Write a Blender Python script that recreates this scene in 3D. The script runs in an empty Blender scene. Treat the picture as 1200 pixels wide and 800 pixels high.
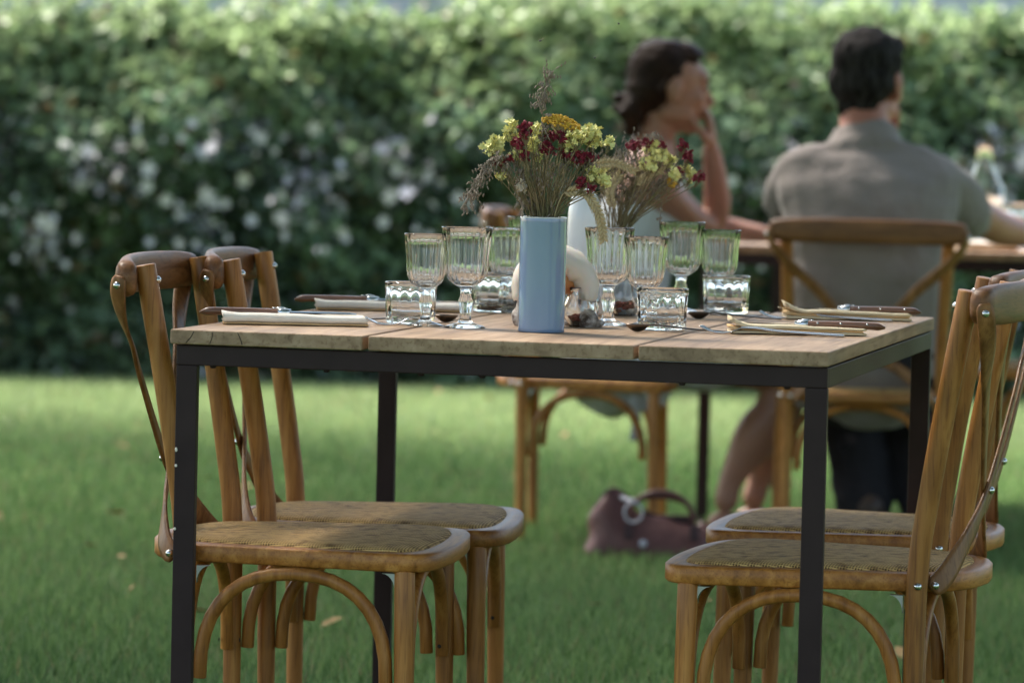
import bpy, bmesh, math, random
import numpy as np
from mathutils import Vector, Matrix, noise
random.seed(7); RNG = np.random.default_rng(7)
PI = math.pi; R = math.radians
sc = bpy.context.scene
C = sc.collection

# ------------------------------------------------------------------ camera
PITCH, ROLL, CAMH = .05125, .02345, 1.060
cam_d = bpy.data.cameras.new('camera'); cam = bpy.data.objects.new('camera', cam_d); C.objects.link(cam)
fw = Vector((0, math.cos(PITCH), -math.sin(PITCH))); up = Vector((0, math.sin(PITCH), math.cos(PITCH))); rt = Vector((1, 0, 0))
r2 = rt * math.cos(ROLL) + up * math.sin(ROLL); u2 = up * math.cos(ROLL) - rt * math.sin(ROLL)
M4 = Matrix((r2, u2, -fw)).transposed().to_4x4(); M4.translation = Vector((0, 0, CAMH)); cam.matrix_world = M4
cam_d.sensor_width = 36; cam_d.lens = 5001 / 1200 * 36
cam_d.clip_start = .1; cam_d.clip_end = 400
cam_d.dof.use_dof = True; cam_d.dof.focus_distance = 6.38; cam_d.dof.aperture_fstop = 4.9; cam_d.dof.aperture_blades = 9
sc.camera = cam

# ------------------------------------------------------------------ light
SUN_EL, SUN_AZ = 52, -48          # azimuth from +Y, negative = to the left
w = bpy.data.worlds.new('World'); sc.world = w; w.use_nodes = True
nt = w.node_tree; bg = nt.nodes['Background']
sky = nt.nodes.new('ShaderNodeTexSky'); sky.sky_type = 'NISHITA'; sky.sun_disc = False
sky.sun_elevation = R(SUN_EL); sky.sun_rotation = R(SUN_AZ); sky.air_density = 1.3; sky.dust_density = 3.0; sky.ozone_density = 1.5
nt.links.new(sky.outputs[0], bg.inputs[0]); bg.inputs[1].default_value = .12
sd = bpy.data.lights.new('sun', 'SUN'); sd.energy = 5.0; sd.angle = R(16); sd.color = (1, .95, .86)
sun = bpy.data.objects.new('sun', sd); C.objects.link(sun)
dirv = Vector((math.sin(R(SUN_AZ)) * math.cos(R(SUN_EL)), math.cos(R(SUN_AZ)) * math.cos(R(SUN_EL)), math.sin(R(SUN_EL))))
sun.rotation_euler = dirv.to_track_quat('Z', 'Y').to_euler(); sun.location = dirv * 40
sc.view_settings.view_transform = 'Standard'; sc.view_settings.look = 'None'
sc.view_settings.exposure = 1.93; sc.view_settings.gamma = 1
sc.cycles.max_bounces = 12; sc.cycles.transmission_bounces = 12; sc.cycles.glossy_bounces = 4; sc.cycles.diffuse_bounces = 3
sc.cycles.transparent_max_bounces = 12; sc.cycles.use_denoising = True

# ------------------------------------------------------------------ materials
def mat(name, col, rough=.5, metal=0, spec=.5, bump=None, var=None, coat=0, trans=0, sss=0, sheen=0, scale=(1, 1, 1)):
    """var=(colour2, noise scale, contrast); bump=(scale, strength, distance)"""
    m = bpy.data.materials.new(name); m.use_nodes = True; n = m.node_tree; b = n.nodes['Principled BSDF']
    b.inputs['Base Color'].default_value = (*col, 1); b.inputs['Roughness'].default_value = rough
    b.inputs['Metallic'].default_value = metal; b.inputs['Specular IOR Level'].default_value = spec
    b.inputs['Coat Weight'].default_value = coat; b.inputs['Coat Roughness'].default_value = .25
    b.inputs['Transmission Weight'].default_value = trans
    if sss: b.inputs['Subsurface Weight'].default_value = sss; b.inputs['Subsurface Radius'].default_value = (.02, .008, .004); b.inputs['Subsurface Scale'].default_value = .5
    if sheen: b.inputs['Sheen Weight'].default_value = sheen
    tc = n.nodes.new('ShaderNodeTexCoord'); mp = n.nodes.new('ShaderNodeMapping'); n.links.new(tc.outputs['Object'], mp.inputs[0]); mp.inputs['Scale'].default_value = scale
    if var:
        t = n.nodes.new('ShaderNodeTexNoise'); t.inputs['Scale'].default_value = var[1]; t.inputs['Detail'].default_value = 6; t.inputs['Roughness'].default_value = .6
        n.links.new(mp.outputs[0], t.inputs[0]); mx = n.nodes.new('ShaderNodeValToRGB')
        c = var[2] if len(var) > 2 else .2
        mx.color_ramp.elements[0].position = .5 - c; mx.color_ramp.elements[1].position = .5 + c
        mx.color_ramp.elements[0].color = (*col, 1); mx.color_ramp.elements[1].color = (*var[0], 1)
        n.links.new(t.outputs[0], mx.inputs[0]); n.links.new(mx.outputs[0], b.inputs['Base Color'])
    if bump:
        t = n.nodes.new('ShaderNodeTexNoise'); t.inputs['Scale'].default_value = bump[0]; t.inputs['Detail'].default_value = 4
        n.links.new(mp.outputs[0], t.inputs[0]); bp = n.nodes.new('ShaderNodeBump'); bp.inputs['Strength'].default_value = bump[1]; bp.inputs['Distance'].default_value = bump[2] if len(bump) > 2 else .002
        n.links.new(t.outputs[0], bp.inputs['Height']); n.links.new(bp.outputs[0], b.inputs['Normal'])
    return m

def wood(name, c1, c2, c3, axis, rough=.46, coat=.05, sc_=(60, 60, 4), rand=.12, knots=False, bumpd=.0006):
    """long fibres along `axis`, pores, and a per-object shift in tone"""
    m = bpy.data.materials.new(name); m.use_nodes = True; n = m.node_tree; b = n.nodes['Principled BSDF']
    N = n.nodes.new; L = n.links.new
    tc = N('ShaderNodeTexCoord'); oi = N('ShaderNodeObjectInfo')
    sep = N('ShaderNodeCombineXYZ'); mul = N('ShaderNodeMath'); mul.operation = 'MULTIPLY'; mul.inputs[1].default_value = 37.0
    L(oi.outputs['Random'], mul.inputs[0])
    for k in range(3): L(mul.outputs[0], sep.inputs[k])
    add = N('ShaderNodeVectorMath'); add.operation = 'ADD'; L(tc.outputs['Object'], add.inputs[0]); L(sep.outputs[0], add.inputs[1])
    s = {'x': (sc_[2], sc_[0], sc_[1]), 'y': (sc_[0], sc_[2], sc_[1]), 'z': sc_}[axis]
    mp = N('ShaderNodeMapping'); mp.inputs['Scale'].default_value = s; L(add.outputs[0], mp.inputs[0])
    t1 = N('ShaderNodeTexNoise'); t1.inputs['Scale'].default_value = 1; t1.inputs['Detail'].default_value = 5; t1.inputs['Distortion'].default_value = .6; L(mp.outputs[0], t1.inputs[0])
    mp2 = N('ShaderNodeMapping'); mp2.inputs['Scale'].default_value = tuple(v * (5 if v > 10 else 4) for v in s); L(add.outputs[0], mp2.inputs[0])
    t2 = N('ShaderNodeTexNoise'); t2.inputs['Scale'].default_value = 1; t2.inputs['Detail'].default_value = 3; L(mp2.outputs[0], t2.inputs[0])
    t3 = N('ShaderNodeTexNoise'); t3.inputs['Scale'].default_value = 9; t3.inputs['Detail'].default_value = 3; L(add.outputs[0], t3.inputs[0])
    r = N('ShaderNodeValToRGB'); e = r.color_ramp.elements; e[0].position = .3; e[0].color = (*c1, 1); e[1].position = .7; e[1].color = (*c3, 1)
    e2 = e.new(.5); e2.color = (*c2, 1); L(t1.outputs[0], r.inputs[0])
    pr = N('ShaderNodeValToRGB'); pr.color_ramp.elements[0].position = .34; pr.color_ramp.elements[1].position = .46; pr.color_ramp.elements[0].color = (.62, .56, .5, 1); pr.color_ramp.elements[1].color = (1, 1, 1, 1); L(t2.outputs[0], pr.inputs[0])
    mx = N('ShaderNodeMix'); mx.data_type = 'RGBA'; mx.blend_type = 'MULTIPLY'; mx.inputs[0].default_value = .7; L(r.outputs[0], mx.inputs[6]); L(pr.outputs[0], mx.inputs[7])
    hs = N('ShaderNodeHueSaturation'); L(mx.outputs[2], hs.inputs['Color'])
    mr = N('ShaderNodeMapRange'); mr.inputs[3].default_value = 1 - rand; mr.inputs[4].default_value = 1 + rand; L(oi.outputs['Random'], mr.inputs[0])
    mb = N('ShaderNodeMapRange'); mb.inputs[1].default_value = .3; mb.inputs[2].default_value = .7; mb.inputs[3].default_value = .82; mb.inputs[4].default_value = 1.15; L(t3.outputs[0], mb.inputs[0])
    mm = N('ShaderNodeMath'); mm.operation = 'MULTIPLY'; L(mr.outputs[0], mm.inputs[0]); L(mb.outputs[0], mm.inputs[1]); L(mm.outputs[0], hs.inputs['Value'])
    L(hs.outputs[0], b.inputs['Base Color'])
    rr = N('ShaderNodeMapRange'); rr.inputs[3].default_value = rough - .1; rr.inputs[4].default_value = rough + .14; L(t1.outputs[0], rr.inputs[0]); L(rr.outputs[0], b.inputs['Roughness'])
    b.inputs['Coat Weight'].default_value = coat; b.inputs['Coat Roughness'].default_value = .28; b.inputs['Specular IOR Level'].default_value = .36
    bp = N('ShaderNodeBump'); bp.inputs['Distance'].default_value = bumpd; bp.inputs['Strength'].default_value = .5; L(t2.outputs[0], bp.inputs['Height']); L(bp.outputs[0], b.inputs['Normal'])
    return m

def attr_mat(name, rough=.5, transl=.35, spec=.4, gloss_var=False):
    """leaf material: colour from the mesh's colour attribute, thin translucency"""
    m = bpy.data.materials.new(name); m.use_nodes = True; n = m.node_tree; b = n.nodes['Principled BSDF']; N = n.nodes.new; L = n.links.new
    a = N('ShaderNodeAttribute'); a.attribute_name = 'col'; L(a.outputs['Color'], b.inputs['Base Color'])
    b.inputs['Roughness'].default_value = rough; b.inputs['Specular IOR Level'].default_value = spec
    t = N('ShaderNodeBsdfTranslucent'); L(a.outputs['Color'], t.inputs[0]); mx = N('ShaderNodeMixShader'); mx.inputs[0].default_value = transl
    L(b.outputs[0], mx.inputs[1]); L(t.outputs[0], mx.inputs[2]); L(mx.outputs[0], n.nodes['Material Output'].inputs[0])
    return m

def glass_mat(name, tint=(.97, .985, .98), rough=.0):
    m = bpy.data.materials.new(name); m.use_nodes = True; n = m.node_tree; N = n.nodes.new; L = n.links.new
    b = n.nodes['Principled BSDF']; b.inputs['Base Color'].default_value = (*tint, 1); b.inputs['Roughness'].default_value = rough
    b.inputs['Transmission Weight'].default_value = 1; b.inputs['IOR'].default_value = 1.5
    return m

M = {}
HC = ((.21, .076, .014), (.335, .130, .025), (.44, .198, .048))
for ax in 'xyz': M['wood_' + ax] = wood('honey_beech_' + ax, *HC, ax, rand=.24)
M['wood_rail'] = wood('dark_honey_rail', (.10, .036, .010), (.175, .068, .020), (.25, .105, .036), 'y', rand=.15)
M['wood_strap'] = wood('brown_strap_wood', (.13, .050, .014), (.22, .092, .027), (.31, .140, .045), 'z', rand=.2)
M['oak'] = wood('grey_oak', (.22, .135, .078), (.33, .215, .130), (.42, .29, .19), 'y', rough=.62, coat=0, sc_=(34, 34, 2.2), rand=.08, bumpd=.0012)
M['steel_dark'] = mat('dark_powder_coated_steel', (.024, .0125, .013), .5, 0, .2, bump=(900, .12, .0004), var=((.034, .019, .019), 14, .2))
M['chrome'] = mat('bright_steel', (.62, .62, .62), .22, 1, bump=(60, .05))
M['blade'] = mat('knife_steel', (.55, .56, .58), .26, 1, bump=(80, .08))
M['bracket'] = mat('zinc_bracket', (.36, .38, .38), .4, 1)
M['dark_hole'] = mat('plug_hole', (.02, .012, .008), .8)
M['handle'] = wood('knife_handle_wood', (.10, .045, .026), (.18, .082, .05), (.26, .13, .08), 'x', rough=.35, coat=.4, sc_=(200, 200, 14))
M['napkin'] = mat('cream_linen', (.82, .68, .46), .9, 0, .2, bump=(1400, .35, .0005), var=((.76, .60, .38), 40, .25), sheen=.2)
M['napkin_in'] = mat('warm_linen_inside', (.74, .50, .26), .9, 0, .2, bump=(1400, .35, .0005))
M['napkin_w'] = mat('white_linen', (.82, .76, .68), .9, 0, .2, bump=(1400, .35, .0005), var=((.74, .66, .57), 40, .25))
M['vase'] = mat('blue_glazed_ceramic', (.145, .225, .375), .22, 0, .5, coat=.8, var=((.175, .265, .42), 9, .25), bump=(30, .12, .0012), scale=(1, 1, .3))
M['vase'].node_tree.nodes['Principled BSDF'].inputs['Coat Roughness'].default_value = .06
M['vase_in'] = mat('white_glaze', (.7, .7, .68), .3)
M['white_cer'] = mat('white_ceramic', (.74, .77, .82), .25, 0, .5, coat=.3, var=((.70, .72, .76), 9, .3), bump=(20, .06, .001))
M['wax'] = mat('translucent_white_shell', (.74, .68, .62), .45, 0, .4, sss=.5, var=((.66, .56, .47), 9, .25), bump=(30, .15, .002))
M['inner_glow'] = mat('painted_inner_glow', (.70, .36, .14), .5, 0, .4, sss=.5, var=((.52, .18, .06), 45, .15))  # candle glow inside the shell, painted as orange surface colour
M['bark'] = mat('bleached_bark', (.62, .56, .52), .85, 0, .2, bump=(90, .9, .006), var=((.14, .10, .08), 60, .10))
M['glass'] = glass_mat('clear_glass')
M['votive_red'] = mat('dried_red_petals', (.35, .07, .05), .8, var=((.16, .10, .05), 60, .1))
M['spoon'] = mat('dark_reflecting_spoon', (.16, .13, .11), .28, 1, bump=(60, .05))
M['skin_w'] = mat('tanned_skin', (.36, .18, .125), .5, 0, .4, sss=.15, var=((.29, .135, .09), 10, .3), bump=(160, .15, .001))
M['skin_m'] = mat('ruddy_skin', (.40, .17, .12), .5, 0, .4, sss=.15, var=((.32, .12, .085), 12, .3), bump=(160, .15, .001))
M['hair_w'] = mat('dark_brown_hair', (.012, .006, .0045), .6, 0, .1, bump=(120, .4, .002), var=((.030, .015, .010), 60, .2), scale=(1, 1, .25))
M['hair_m'] = mat('greying_dark_hair', (.007, .0055, .0055), .8, 0, .06, bump=(260, .4, .001), var=((.034, .030, .030), 70, .12), scale=(1, 1, .3))
M['shirt'] = mat('grey_tshirt', (.235, .197, .185), .92, 0, .2, bump=(30, .5, .012), var=((.195, .162, .152), 12, .3), sheen=.15)
M['dress'] = mat('pale_grey_dress', (.52, .53, .56), .85, 0, .2, bump=(26, .4, .01), var=((.44, .46, .49), 20, .25))
M['trousers'] = mat('dark_trousers', (.022, .020, .024), .9, 0, .2, bump=(30, .5, .01))
M['shoe'] = mat('dark_brown_shoe', (.05, .028, .02), .5)
M['lip'] = mat('lips', (.34, .10, .08), .45)
M['eye'] = mat('eye', (.03, .02, .015), .2)
M['bag'] = mat('oxblood_leather', (.078, .026, .025), .5, 0, .4, bump=(60, .5, .005), var=((.13, .05, .045), 14, .2))
M['bag_dark'] = mat('bag_lining', (.04, .015, .018), .7)
M['ring'] = mat('white_ring', (.42, .40, .47), .4)
M['stem'] = mat('dry_stems', (.25, .18, .10), .8, var=((.13, .12, .05), 30, .15))
M['straw'] = mat('straw', (.52, .41, .24), .75, var=((.40, .30, .16), 80, .2))
M['plume'] = mat('grey_grass_plume', (.30, .25, .20), .9, var=((.20, .15, .12), 90, .2))
M['fl_yellow'] = mat('pale_yellow_statice', (.82, .76, .34), .8, var=((.72, .68, .27), 120, .2))
M['fl_red'] = mat('burgundy_statice', (.26, .016, .040), .75, var=((.14, .010, .024), 120, .2))
M['yarrow'] = mat('golden_yarrow', (.62, .36, .03), .85, var=((.46, .26, .03), 150, .2))
M['fl_white'] = mat('cream_dried_petal', (.62, .52, .42), .85)
M['blossom'] = mat('pale_lilac_blossom', (.66, .62, .68), .7, var=((.56, .53, .57), 30, .3))
M['fly'] = mat('fly_body', (.02, .02, .02), .5)
M['leafdry'] = mat('dry_leaf', (.36, .24, .10), .8, var=((.26, .15, .06), 20, .2))
M['leaf'] = attr_mat('hedge_leaf', .5, .4, .4)
M['grass'] = attr_mat('grass_blade', .55, .4, .3)
M['trunk'] = mat('tree_bark', (.14, .10, .075), .9, bump=(18, 1, .02), var=((.08, .06, .045), 10, .2))
M['wall'] = mat('pale_render', (.58, .56, .60), .9, 0, .2, bump=(9, .5, .01), var=((.40, .38, .40), 1.2, .15))
M['roof'] = mat('clay_tile', (.28, .15, .10), .85)

def cane_mat():
    m = bpy.data.materials.new('woven_cane'); m.use_nodes = True; n = m.node_tree; b = n.nodes['Principled BSDF']; N = n.nodes.new; L = n.links.new
    tc = N('ShaderNodeTexCoord')
    def wave(ang, s):
        mp = N('ShaderNodeMapping'); mp.inputs['Rotation'].default_value = (0, 0, ang); L(tc.outputs['Object'], mp.inputs[0])
        wv = N('ShaderNodeTexWave'); wv.inputs['Scale'].default_value = s; wv.inputs['Distortion'].default_value = .8; wv.inputs['Detail'].default_value = 1; wv.inputs['Detail Scale'].default_value = 3; L(mp.outputs[0], wv.inputs[0]); return wv
    a = wave(.06, 74); c = wave(PI / 2 + .04, 70)
    mu = N('ShaderNodeMath'); mu.operation = 'MAXIMUM'; L(a.outputs['Fac'], mu.inputs[0]); L(c.outputs['Fac'], mu.inputs[1])
    ns = N('ShaderNodeTexNoise'); ns.inputs['Scale'].default_value = 55; L(tc.outputs['Object'], ns.inputs[0])
    mul = N('ShaderNodeMath'); mul.operation = 'MULTIPLY'; L(mu.outputs[0], mul.inputs[0]); L(ns.outputs[0], mul.inputs[1])
    r = N('ShaderNodeValToRGB'); e = r.color_ramp.elements; e[0].position = .14; e[0].color = (.07, .04, .015, 1); e[1].position = .46; e[1].color = (.66, .42, .16, 1); k = e.new(.28); k.color = (.36, .20, .075, 1)
    L(mul.outputs[0], r.inputs[0]); L(r.outputs[0], b.inputs['Base Color']); b.inputs['Roughness'].default_value = .75; b.inputs['Specular IOR Level'].default_value = .2
    bp = N('ShaderNodeBump'); bp.inputs['Distance'].default_value = .003; bp.inputs['Strength'].default_value = 1; L(mul.outputs[0], bp.inputs['Height']); L(bp.outputs[0], b.inputs['Normal'])
    return m
M['cane'] = cane_mat()

def lawn_mat():
    m = bpy.data.materials.new('lawn_soil'); m.use_nodes = True; n = m.node_tree; b = n.nodes['Principled BSDF']; N = n.nodes.new; L = n.links.new
    tc = N('ShaderNodeTexCoord'); t = N('ShaderNodeTexNoise'); t.inputs['Scale'].default_value = 2.2; t.inputs['Detail'].default_value = 8; L(tc.outputs['Object'], t.inputs[0])
    r = N('ShaderNodeValToRGB'); e = r.color_ramp.elements; e[0].position = .35; e[0].color = (.035, .070, .018, 1); e[1].position = .68; e[1].color = (.17, .20, .08, 1); k = e.new(.5); k.color = (.085, .16, .042, 1)
    L(t.outputs[0], r.inputs[0]); L(r.outputs[0], b.inputs['Base Color']); b.inputs['Roughness'].default_value = .95; b.inputs['Specular IOR Level'].default_value = .1
    t2 = N('ShaderNodeTexNoise'); t2.inputs['Scale'].default_value = 60; L(tc.outputs['Object'], t2.inputs[0]); bp = N('ShaderNodeBump'); bp.inputs['Distance'].default_value = .02; L(t2.outputs[0], bp.inputs['Height']); L(bp.outputs[0], b.inputs['Normal'])
    return m
M['lawn'] = lawn_mat()

# ------------------------------------------------------------------ mesh helpers
class MB:
    def __init__(s): s.v = []; s.f = []; s.sm = []
    def add(s, vs, fs, smooth=True):
        o = len(s.v); s.v += [tuple(v) for v in vs]; s.f += [tuple(i + o for i in f) for f in fs]; s.sm += [smooth] * len(fs); return s
    def mesh(s, name, m):
        me = bpy.data.meshes.new(name); me.from_pydata(s.v, [], s.f); me.polygons.foreach_set('use_smooth', s.sm); me.validate()
        bm = bmesh.new(); bm.from_mesh(me); bmesh.ops.recalc_face_normals(bm, faces=bm.faces); bm.to_mesh(me); bm.free()
        if m: me.materials.append(m)
        return me
    def box(s, c, d, rot=None):
        cx, cy, cz = c; a, b, e = d[0] / 2, d[1] / 2, d[2] / 2
        vs = [Vector((x, y, z)) for x in (-a, a) for y in (-b, b) for z in (-e, e)]
        if rot: vs = [rot @ v for v in vs]
        vs = [v + Vector(c) for v in vs]
        return s.add(vs, [(0, 1, 3, 2), (4, 6, 7, 5), (0, 4, 5, 1), (2, 3, 7, 6), (0, 2, 6, 4), (1, 5, 7, 3)], False)
    def lathe(s, prof, seg=32, c=(0, 0, 0), ribs=None):
        """prof: (r, z) list; ribs: f(r,z,angle)->r"""
        vs = []; fs = []; rows = []
        for (r, z) in prof:
            if r < 1e-6: rows.append([len(vs)]); vs.append((c[0], c[1], c[2] + z)); continue
            row = []
            for k in range(seg):
                a = 2 * PI * k / seg; q = ribs(r, z, a) if ribs else r
                row.append(len(vs)); vs.append((c[0] + q * math.cos(a), c[1] + q * math.sin(a), c[2] + z))
            rows.append(row)
        for A, B in zip(rows, rows[1:]):
            for k in range(seg):
                k2 = (k + 1) % seg
                if len(A) == 1 and len(B) == 1: break
                if len(A) == 1: fs.append((A[0], B[k], B[k2]))
                elif len(B) == 1: fs.append((A[k], B[0], A[k2]))
                else: fs.append((A[k], B[k], B[k2], A[k2]))
        return s.add(vs, fs)
    def ell(s, c, r, seg=12, rings=8, rot=None):
        vs = []; fs = []
        for i in range(rings + 1):
            t = PI * i / rings
            for k in range(seg):
                a = 2 * PI * k / seg; v = Vector((r[0] * math.sin(t) * math.cos(a), r[1] * math.sin(t) * math.sin(a), r[2] * math.cos(t)))
                if rot: v = rot @ v
                vs.append(v + Vector(c))
        for i in range(rings):
            for k in range(seg):
                k2 = (k + 1) % seg; fs.append((i * seg + k, i * seg + k2, (i + 1) * seg + k2, (i + 1) * seg + k))
        return s.add(vs, fs)
    def sweep(s, pts, rad, seg=12, sq=1.0, upv=(0, 0, 1), cap='flat'):
        """pts: Vectors; rad: list of (a,b) radii (a along side axis, b along up axis); sq<1 = squarer section"""
        pts = [Vector(p) for p in pts]; n = len(pts)
        rad = [(q, q) if not isinstance(q, (tuple, list)) else q for q in (rad if isinstance(rad, list) else [rad] * n)]
        if cap == 'round':
            t0 = (pts[0] - pts[1]).normalized(); t1 = (pts[-1] - pts[-2]).normalized(); a0 = min(rad[0]); a1 = min(rad[-1])
            P = [pts[0] + t0 * a0 * math.sin(x) for x in (1.45, 1.1, .6)] + pts + [pts[-1] + t1 * a1 * math.sin(x) for x in (.6, 1.1, 1.45)]
            rad = [(rad[0][0] * math.cos(x), rad[0][1] * math.cos(x)) for x in (1.45, 1.1, .6)] + rad + [(rad[-1][0] * math.cos(x), rad[-1][1] * math.cos(x)) for x in (.6, 1.1, 1.45)]
            pts = P; n = len(pts)
        u = Vector(upv); vs = []; fs = []
        for i in range(n):
            t = (pts[min(i + 1, n - 1)] - pts[max(i - 1, 0)]).normalized()
            sd = t.cross(u)
            if sd.length < 1e-3: sd = t.cross(Vector((1, 0, 0)))
            sd.normalize(); uu = sd.cross(t).normalized(); u = uu
            a, b = rad[i]
            for k in range(seg):
                g = 2 * PI * k / seg + PI / seg; cg, sg = math.cos(g), math.sin(g)
                if sq != 1: cg = math.copysign(abs(cg) ** sq, cg); sg = math.copysign(abs(sg) ** sq, sg)
                vs.append(pts[i] + sd * (a * cg) + uu * (b * sg))
        for i in range(n - 1):
            for k in range(seg):
                k2 = (k + 1) % seg; fs.append((i * seg + k, i * seg + k2, (i + 1) * seg + k2, (i + 1) * seg + k))
        fs.append(tuple(range(seg))[::-1]); fs.append(tuple((n - 1) * seg + k for k in range(seg)))
        return s.add(vs, fs)
def cat(P, n=6):
    """Catmull-Rom through points of any dimension"""
    P = [np.array(p, float) for p in P]; Q = [2 * P[0] - P[1]] + P + [2 * P[-1] - P[-2]]; out = []
    for i in range(1, len(Q) - 2):
        for k in range(n):
            t = k / n; a, b, c, d = Q[i - 1], Q[i], Q[i + 1], Q[i + 2]
            out.append(.5 * (2 * b + (c - a) * t + (2 * a - 5 * b + 4 * c - d) * t * t + (3 * b - a - 3 * c + d) * t ** 3))
    out.append(P[-1]); return out
def link(name, me, parent=None, bevel=0, seg=2, label=None):
    o = bpy.data.objects.new(name, me); C.objects.link(o)
    if parent: o.parent = parent
    if bevel:
        b = o.modifiers.new('bevel', 'BEVEL'); b.width = bevel; b.segments = seg; b.limit_method = 'ANGLE'; b.angle_limit = R(40)
    if label: o['label'] = label
    return o
def tag(o, label, cat_, group=None):
    o['label'] = label; o['category'] = cat_
    if group: o['group'] = group
    return o
def empty(name, loc, rz=0):
    e = bpy.data.objects.new(name, None); C.objects.link(e); e.location = loc; e.rotation_euler = (0, 0, rz); e.empty_display_size = .1; return e
def copy_tree(o, loc, rz, label=None, category=None):
    kids = {}
    for q in list(C.objects):
        if q.parent: kids.setdefault(q.parent.name, []).append(q)
    def rec(s, par):
        c = s.copy(); C.objects.link(c)
        if par: c.parent = par
        for k in kids.get(s.name, []): rec(k, c)
        return c
    r = rec(o, None); r.location = loc; r.rotation_euler = (0, 0, rz)
    if label: r['label'] = label
    return r
def rotvec(d, up='Z'): return Vector(d).to_track_quat('Z', 'Y').to_matrix()

def fast_mesh(name, V, F, cols=None, m=None, smooth=False):
    """V (n,3); F (m,k) ; cols per face"""
    me = bpy.data.meshes.new(name); n = len(V); k = F.shape[1]; nf = len(F)
    me.vertices.add(n); me.vertices.foreach_set('co', V.astype(np.float32).ravel())
    me.loops.add(nf * k); me.loops.foreach_set('vertex_index', F.astype(np.int32).ravel())
    me.polygons.add(nf); me.polygons.foreach_set('loop_start', np.arange(0, nf * k, k, dtype=np.int32))
    me.update(calc_edges=True)
    if cols is not None:
        a = me.color_attributes.new('col', 'FLOAT_COLOR', 'CORNER'); c = np.ones((nf, k, 4), np.float32); c[:, :, :3] = cols[:, None, :]; a.data.foreach_set('color', c.ravel())
    if smooth: me.polygons.foreach_set('use_smooth', np.ones(nf, bool))
    if m: me.materials.append(m)
    return me

# ------------------------------------------------------------------ setting: ground, grass
g = MB(); nx = 60
gv = []; gf = []
xs = np.concatenate([[-150, -60, -25], np.linspace(-12, 12, 49), [25, 60, 150]]); ys = np.concatenate([[-80, -20, -5], np.linspace(0, 22, 45), [30, 60, 220]])
for j, y in enumerate(ys):
    for i, x in enumerate(xs):
        z = .012 * noise.noise(Vector((x * .6, y * .6, 3))) if abs(x) < 12 and 0 < y < 22 else 0
        gv.append((x, y, z - .012))
for j in range(len(ys) - 1):
    for i in range(len(xs) - 1):
        a = j * len(xs) + i; gf.append((a, a + 1, a + 1 + len(xs), a + len(xs)))
g.add(gv, gf); lawn = link('lawn', g.mesh('lawn', M['lawn'])); lawn['kind'] = 'structure'

def blades(n, x0, x1, y0, y1, h, wd):
    x = RNG.uniform(x0, x1, n); y = RNG.uniform(y0, y1, n); a = RNG.uniform(0, 2 * PI, n); hh = h * RNG.uniform(.5, 1.25, n)
    lx = RNG.normal(0, .35, n) * hh; ly = RNG.normal(0, .35, n) * hh
    b = np.stack([x, y, np.full(n, -.012)], 1); d = np.stack([np.cos(a), np.sin(a), np.zeros(n)], 1) * (wd / 2)
    tip = b + np.stack([lx, ly, hh], 1)
    V = np.stack([b - d, b + d, tip], 1).reshape(-1, 3)
    pt = np.sin(x * 1.3 + 1.7 * np.sin(y * .9)) * .5 + np.sin(y * 2.1 + x * .7) * .5
    c0 = np.array([.055, .120, .032]); c1 = np.array([.20, .30, .11]); c2 = np.array([.27, .23, .12])
    t = np.clip(.5 + .22 * pt + RNG.normal(0, .38, n), 0, 1)[:, None]; c = c0 * (1 - t) + c1 * t
    far = (np.clip((y - 13.2) / 2.2, 0, 1) * .6)[:, None]; c = c * (1 - far) + np.array([.33, .40, .20]) * far  # sunlit far strip put into the blade colour as a paler blend
    dry = RNG.random(n) < .05 + .10 * np.clip(np.sin(x * 5.1 + 2 * np.sin(y * 3.3)) * np.sin(y * 4.3 + x), 0, 1) ** 2; c[dry] = c2 * RNG.uniform(.6, 1.1, (dry.sum(), 1))
    return V, c
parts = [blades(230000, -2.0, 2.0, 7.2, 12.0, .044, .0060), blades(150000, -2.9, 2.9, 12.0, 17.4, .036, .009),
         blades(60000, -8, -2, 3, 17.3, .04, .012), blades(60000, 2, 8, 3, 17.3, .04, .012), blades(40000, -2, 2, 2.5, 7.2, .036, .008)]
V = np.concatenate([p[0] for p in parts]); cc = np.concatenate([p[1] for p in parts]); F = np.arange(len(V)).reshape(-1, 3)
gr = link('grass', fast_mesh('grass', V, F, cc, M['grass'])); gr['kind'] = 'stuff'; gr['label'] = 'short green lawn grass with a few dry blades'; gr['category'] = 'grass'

# fallen leaves
def leaf_mesh():
    b = MB(); P = [(-.5, 0, 0), (-.25, .2, .06), (.1, .24, .1), (.5, 0, .05), (.1, -.24, .12), (-.25, -.2, .05), (0, 0, -.02)]
    s = .042; b.add([(x * s, y * s, z * s) for x, y, z in P], [(0, 6, 1), (1, 6, 2), (2, 6, 3), (3, 6, 4), (4, 6, 5), (5, 6, 0)]); return b.mesh('fallen_leaf', M['leafdry'])
lm = leaf_mesh()
for k in range(34):
    Y = random.uniform(8.2, 13.5) if k < 26 else random.uniform(13, 16.5)
    o = link('fallen_leaf', lm); o.location = (random.uniform(-.13, .13) * Y, Y, .022 + random.uniform(0, .01)); o.rotation_euler = (random.uniform(-.5, .5), random.uniform(-.5, .5), random.uniform(0, 6.3))
    o.scale = [random.uniform(.7, 1.3)] * 3
    tag(o, 'small curled dry yellow brown leaf lying on the mown lawn', 'leaf', 'fallen leaves scattered on the lawn')

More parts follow.
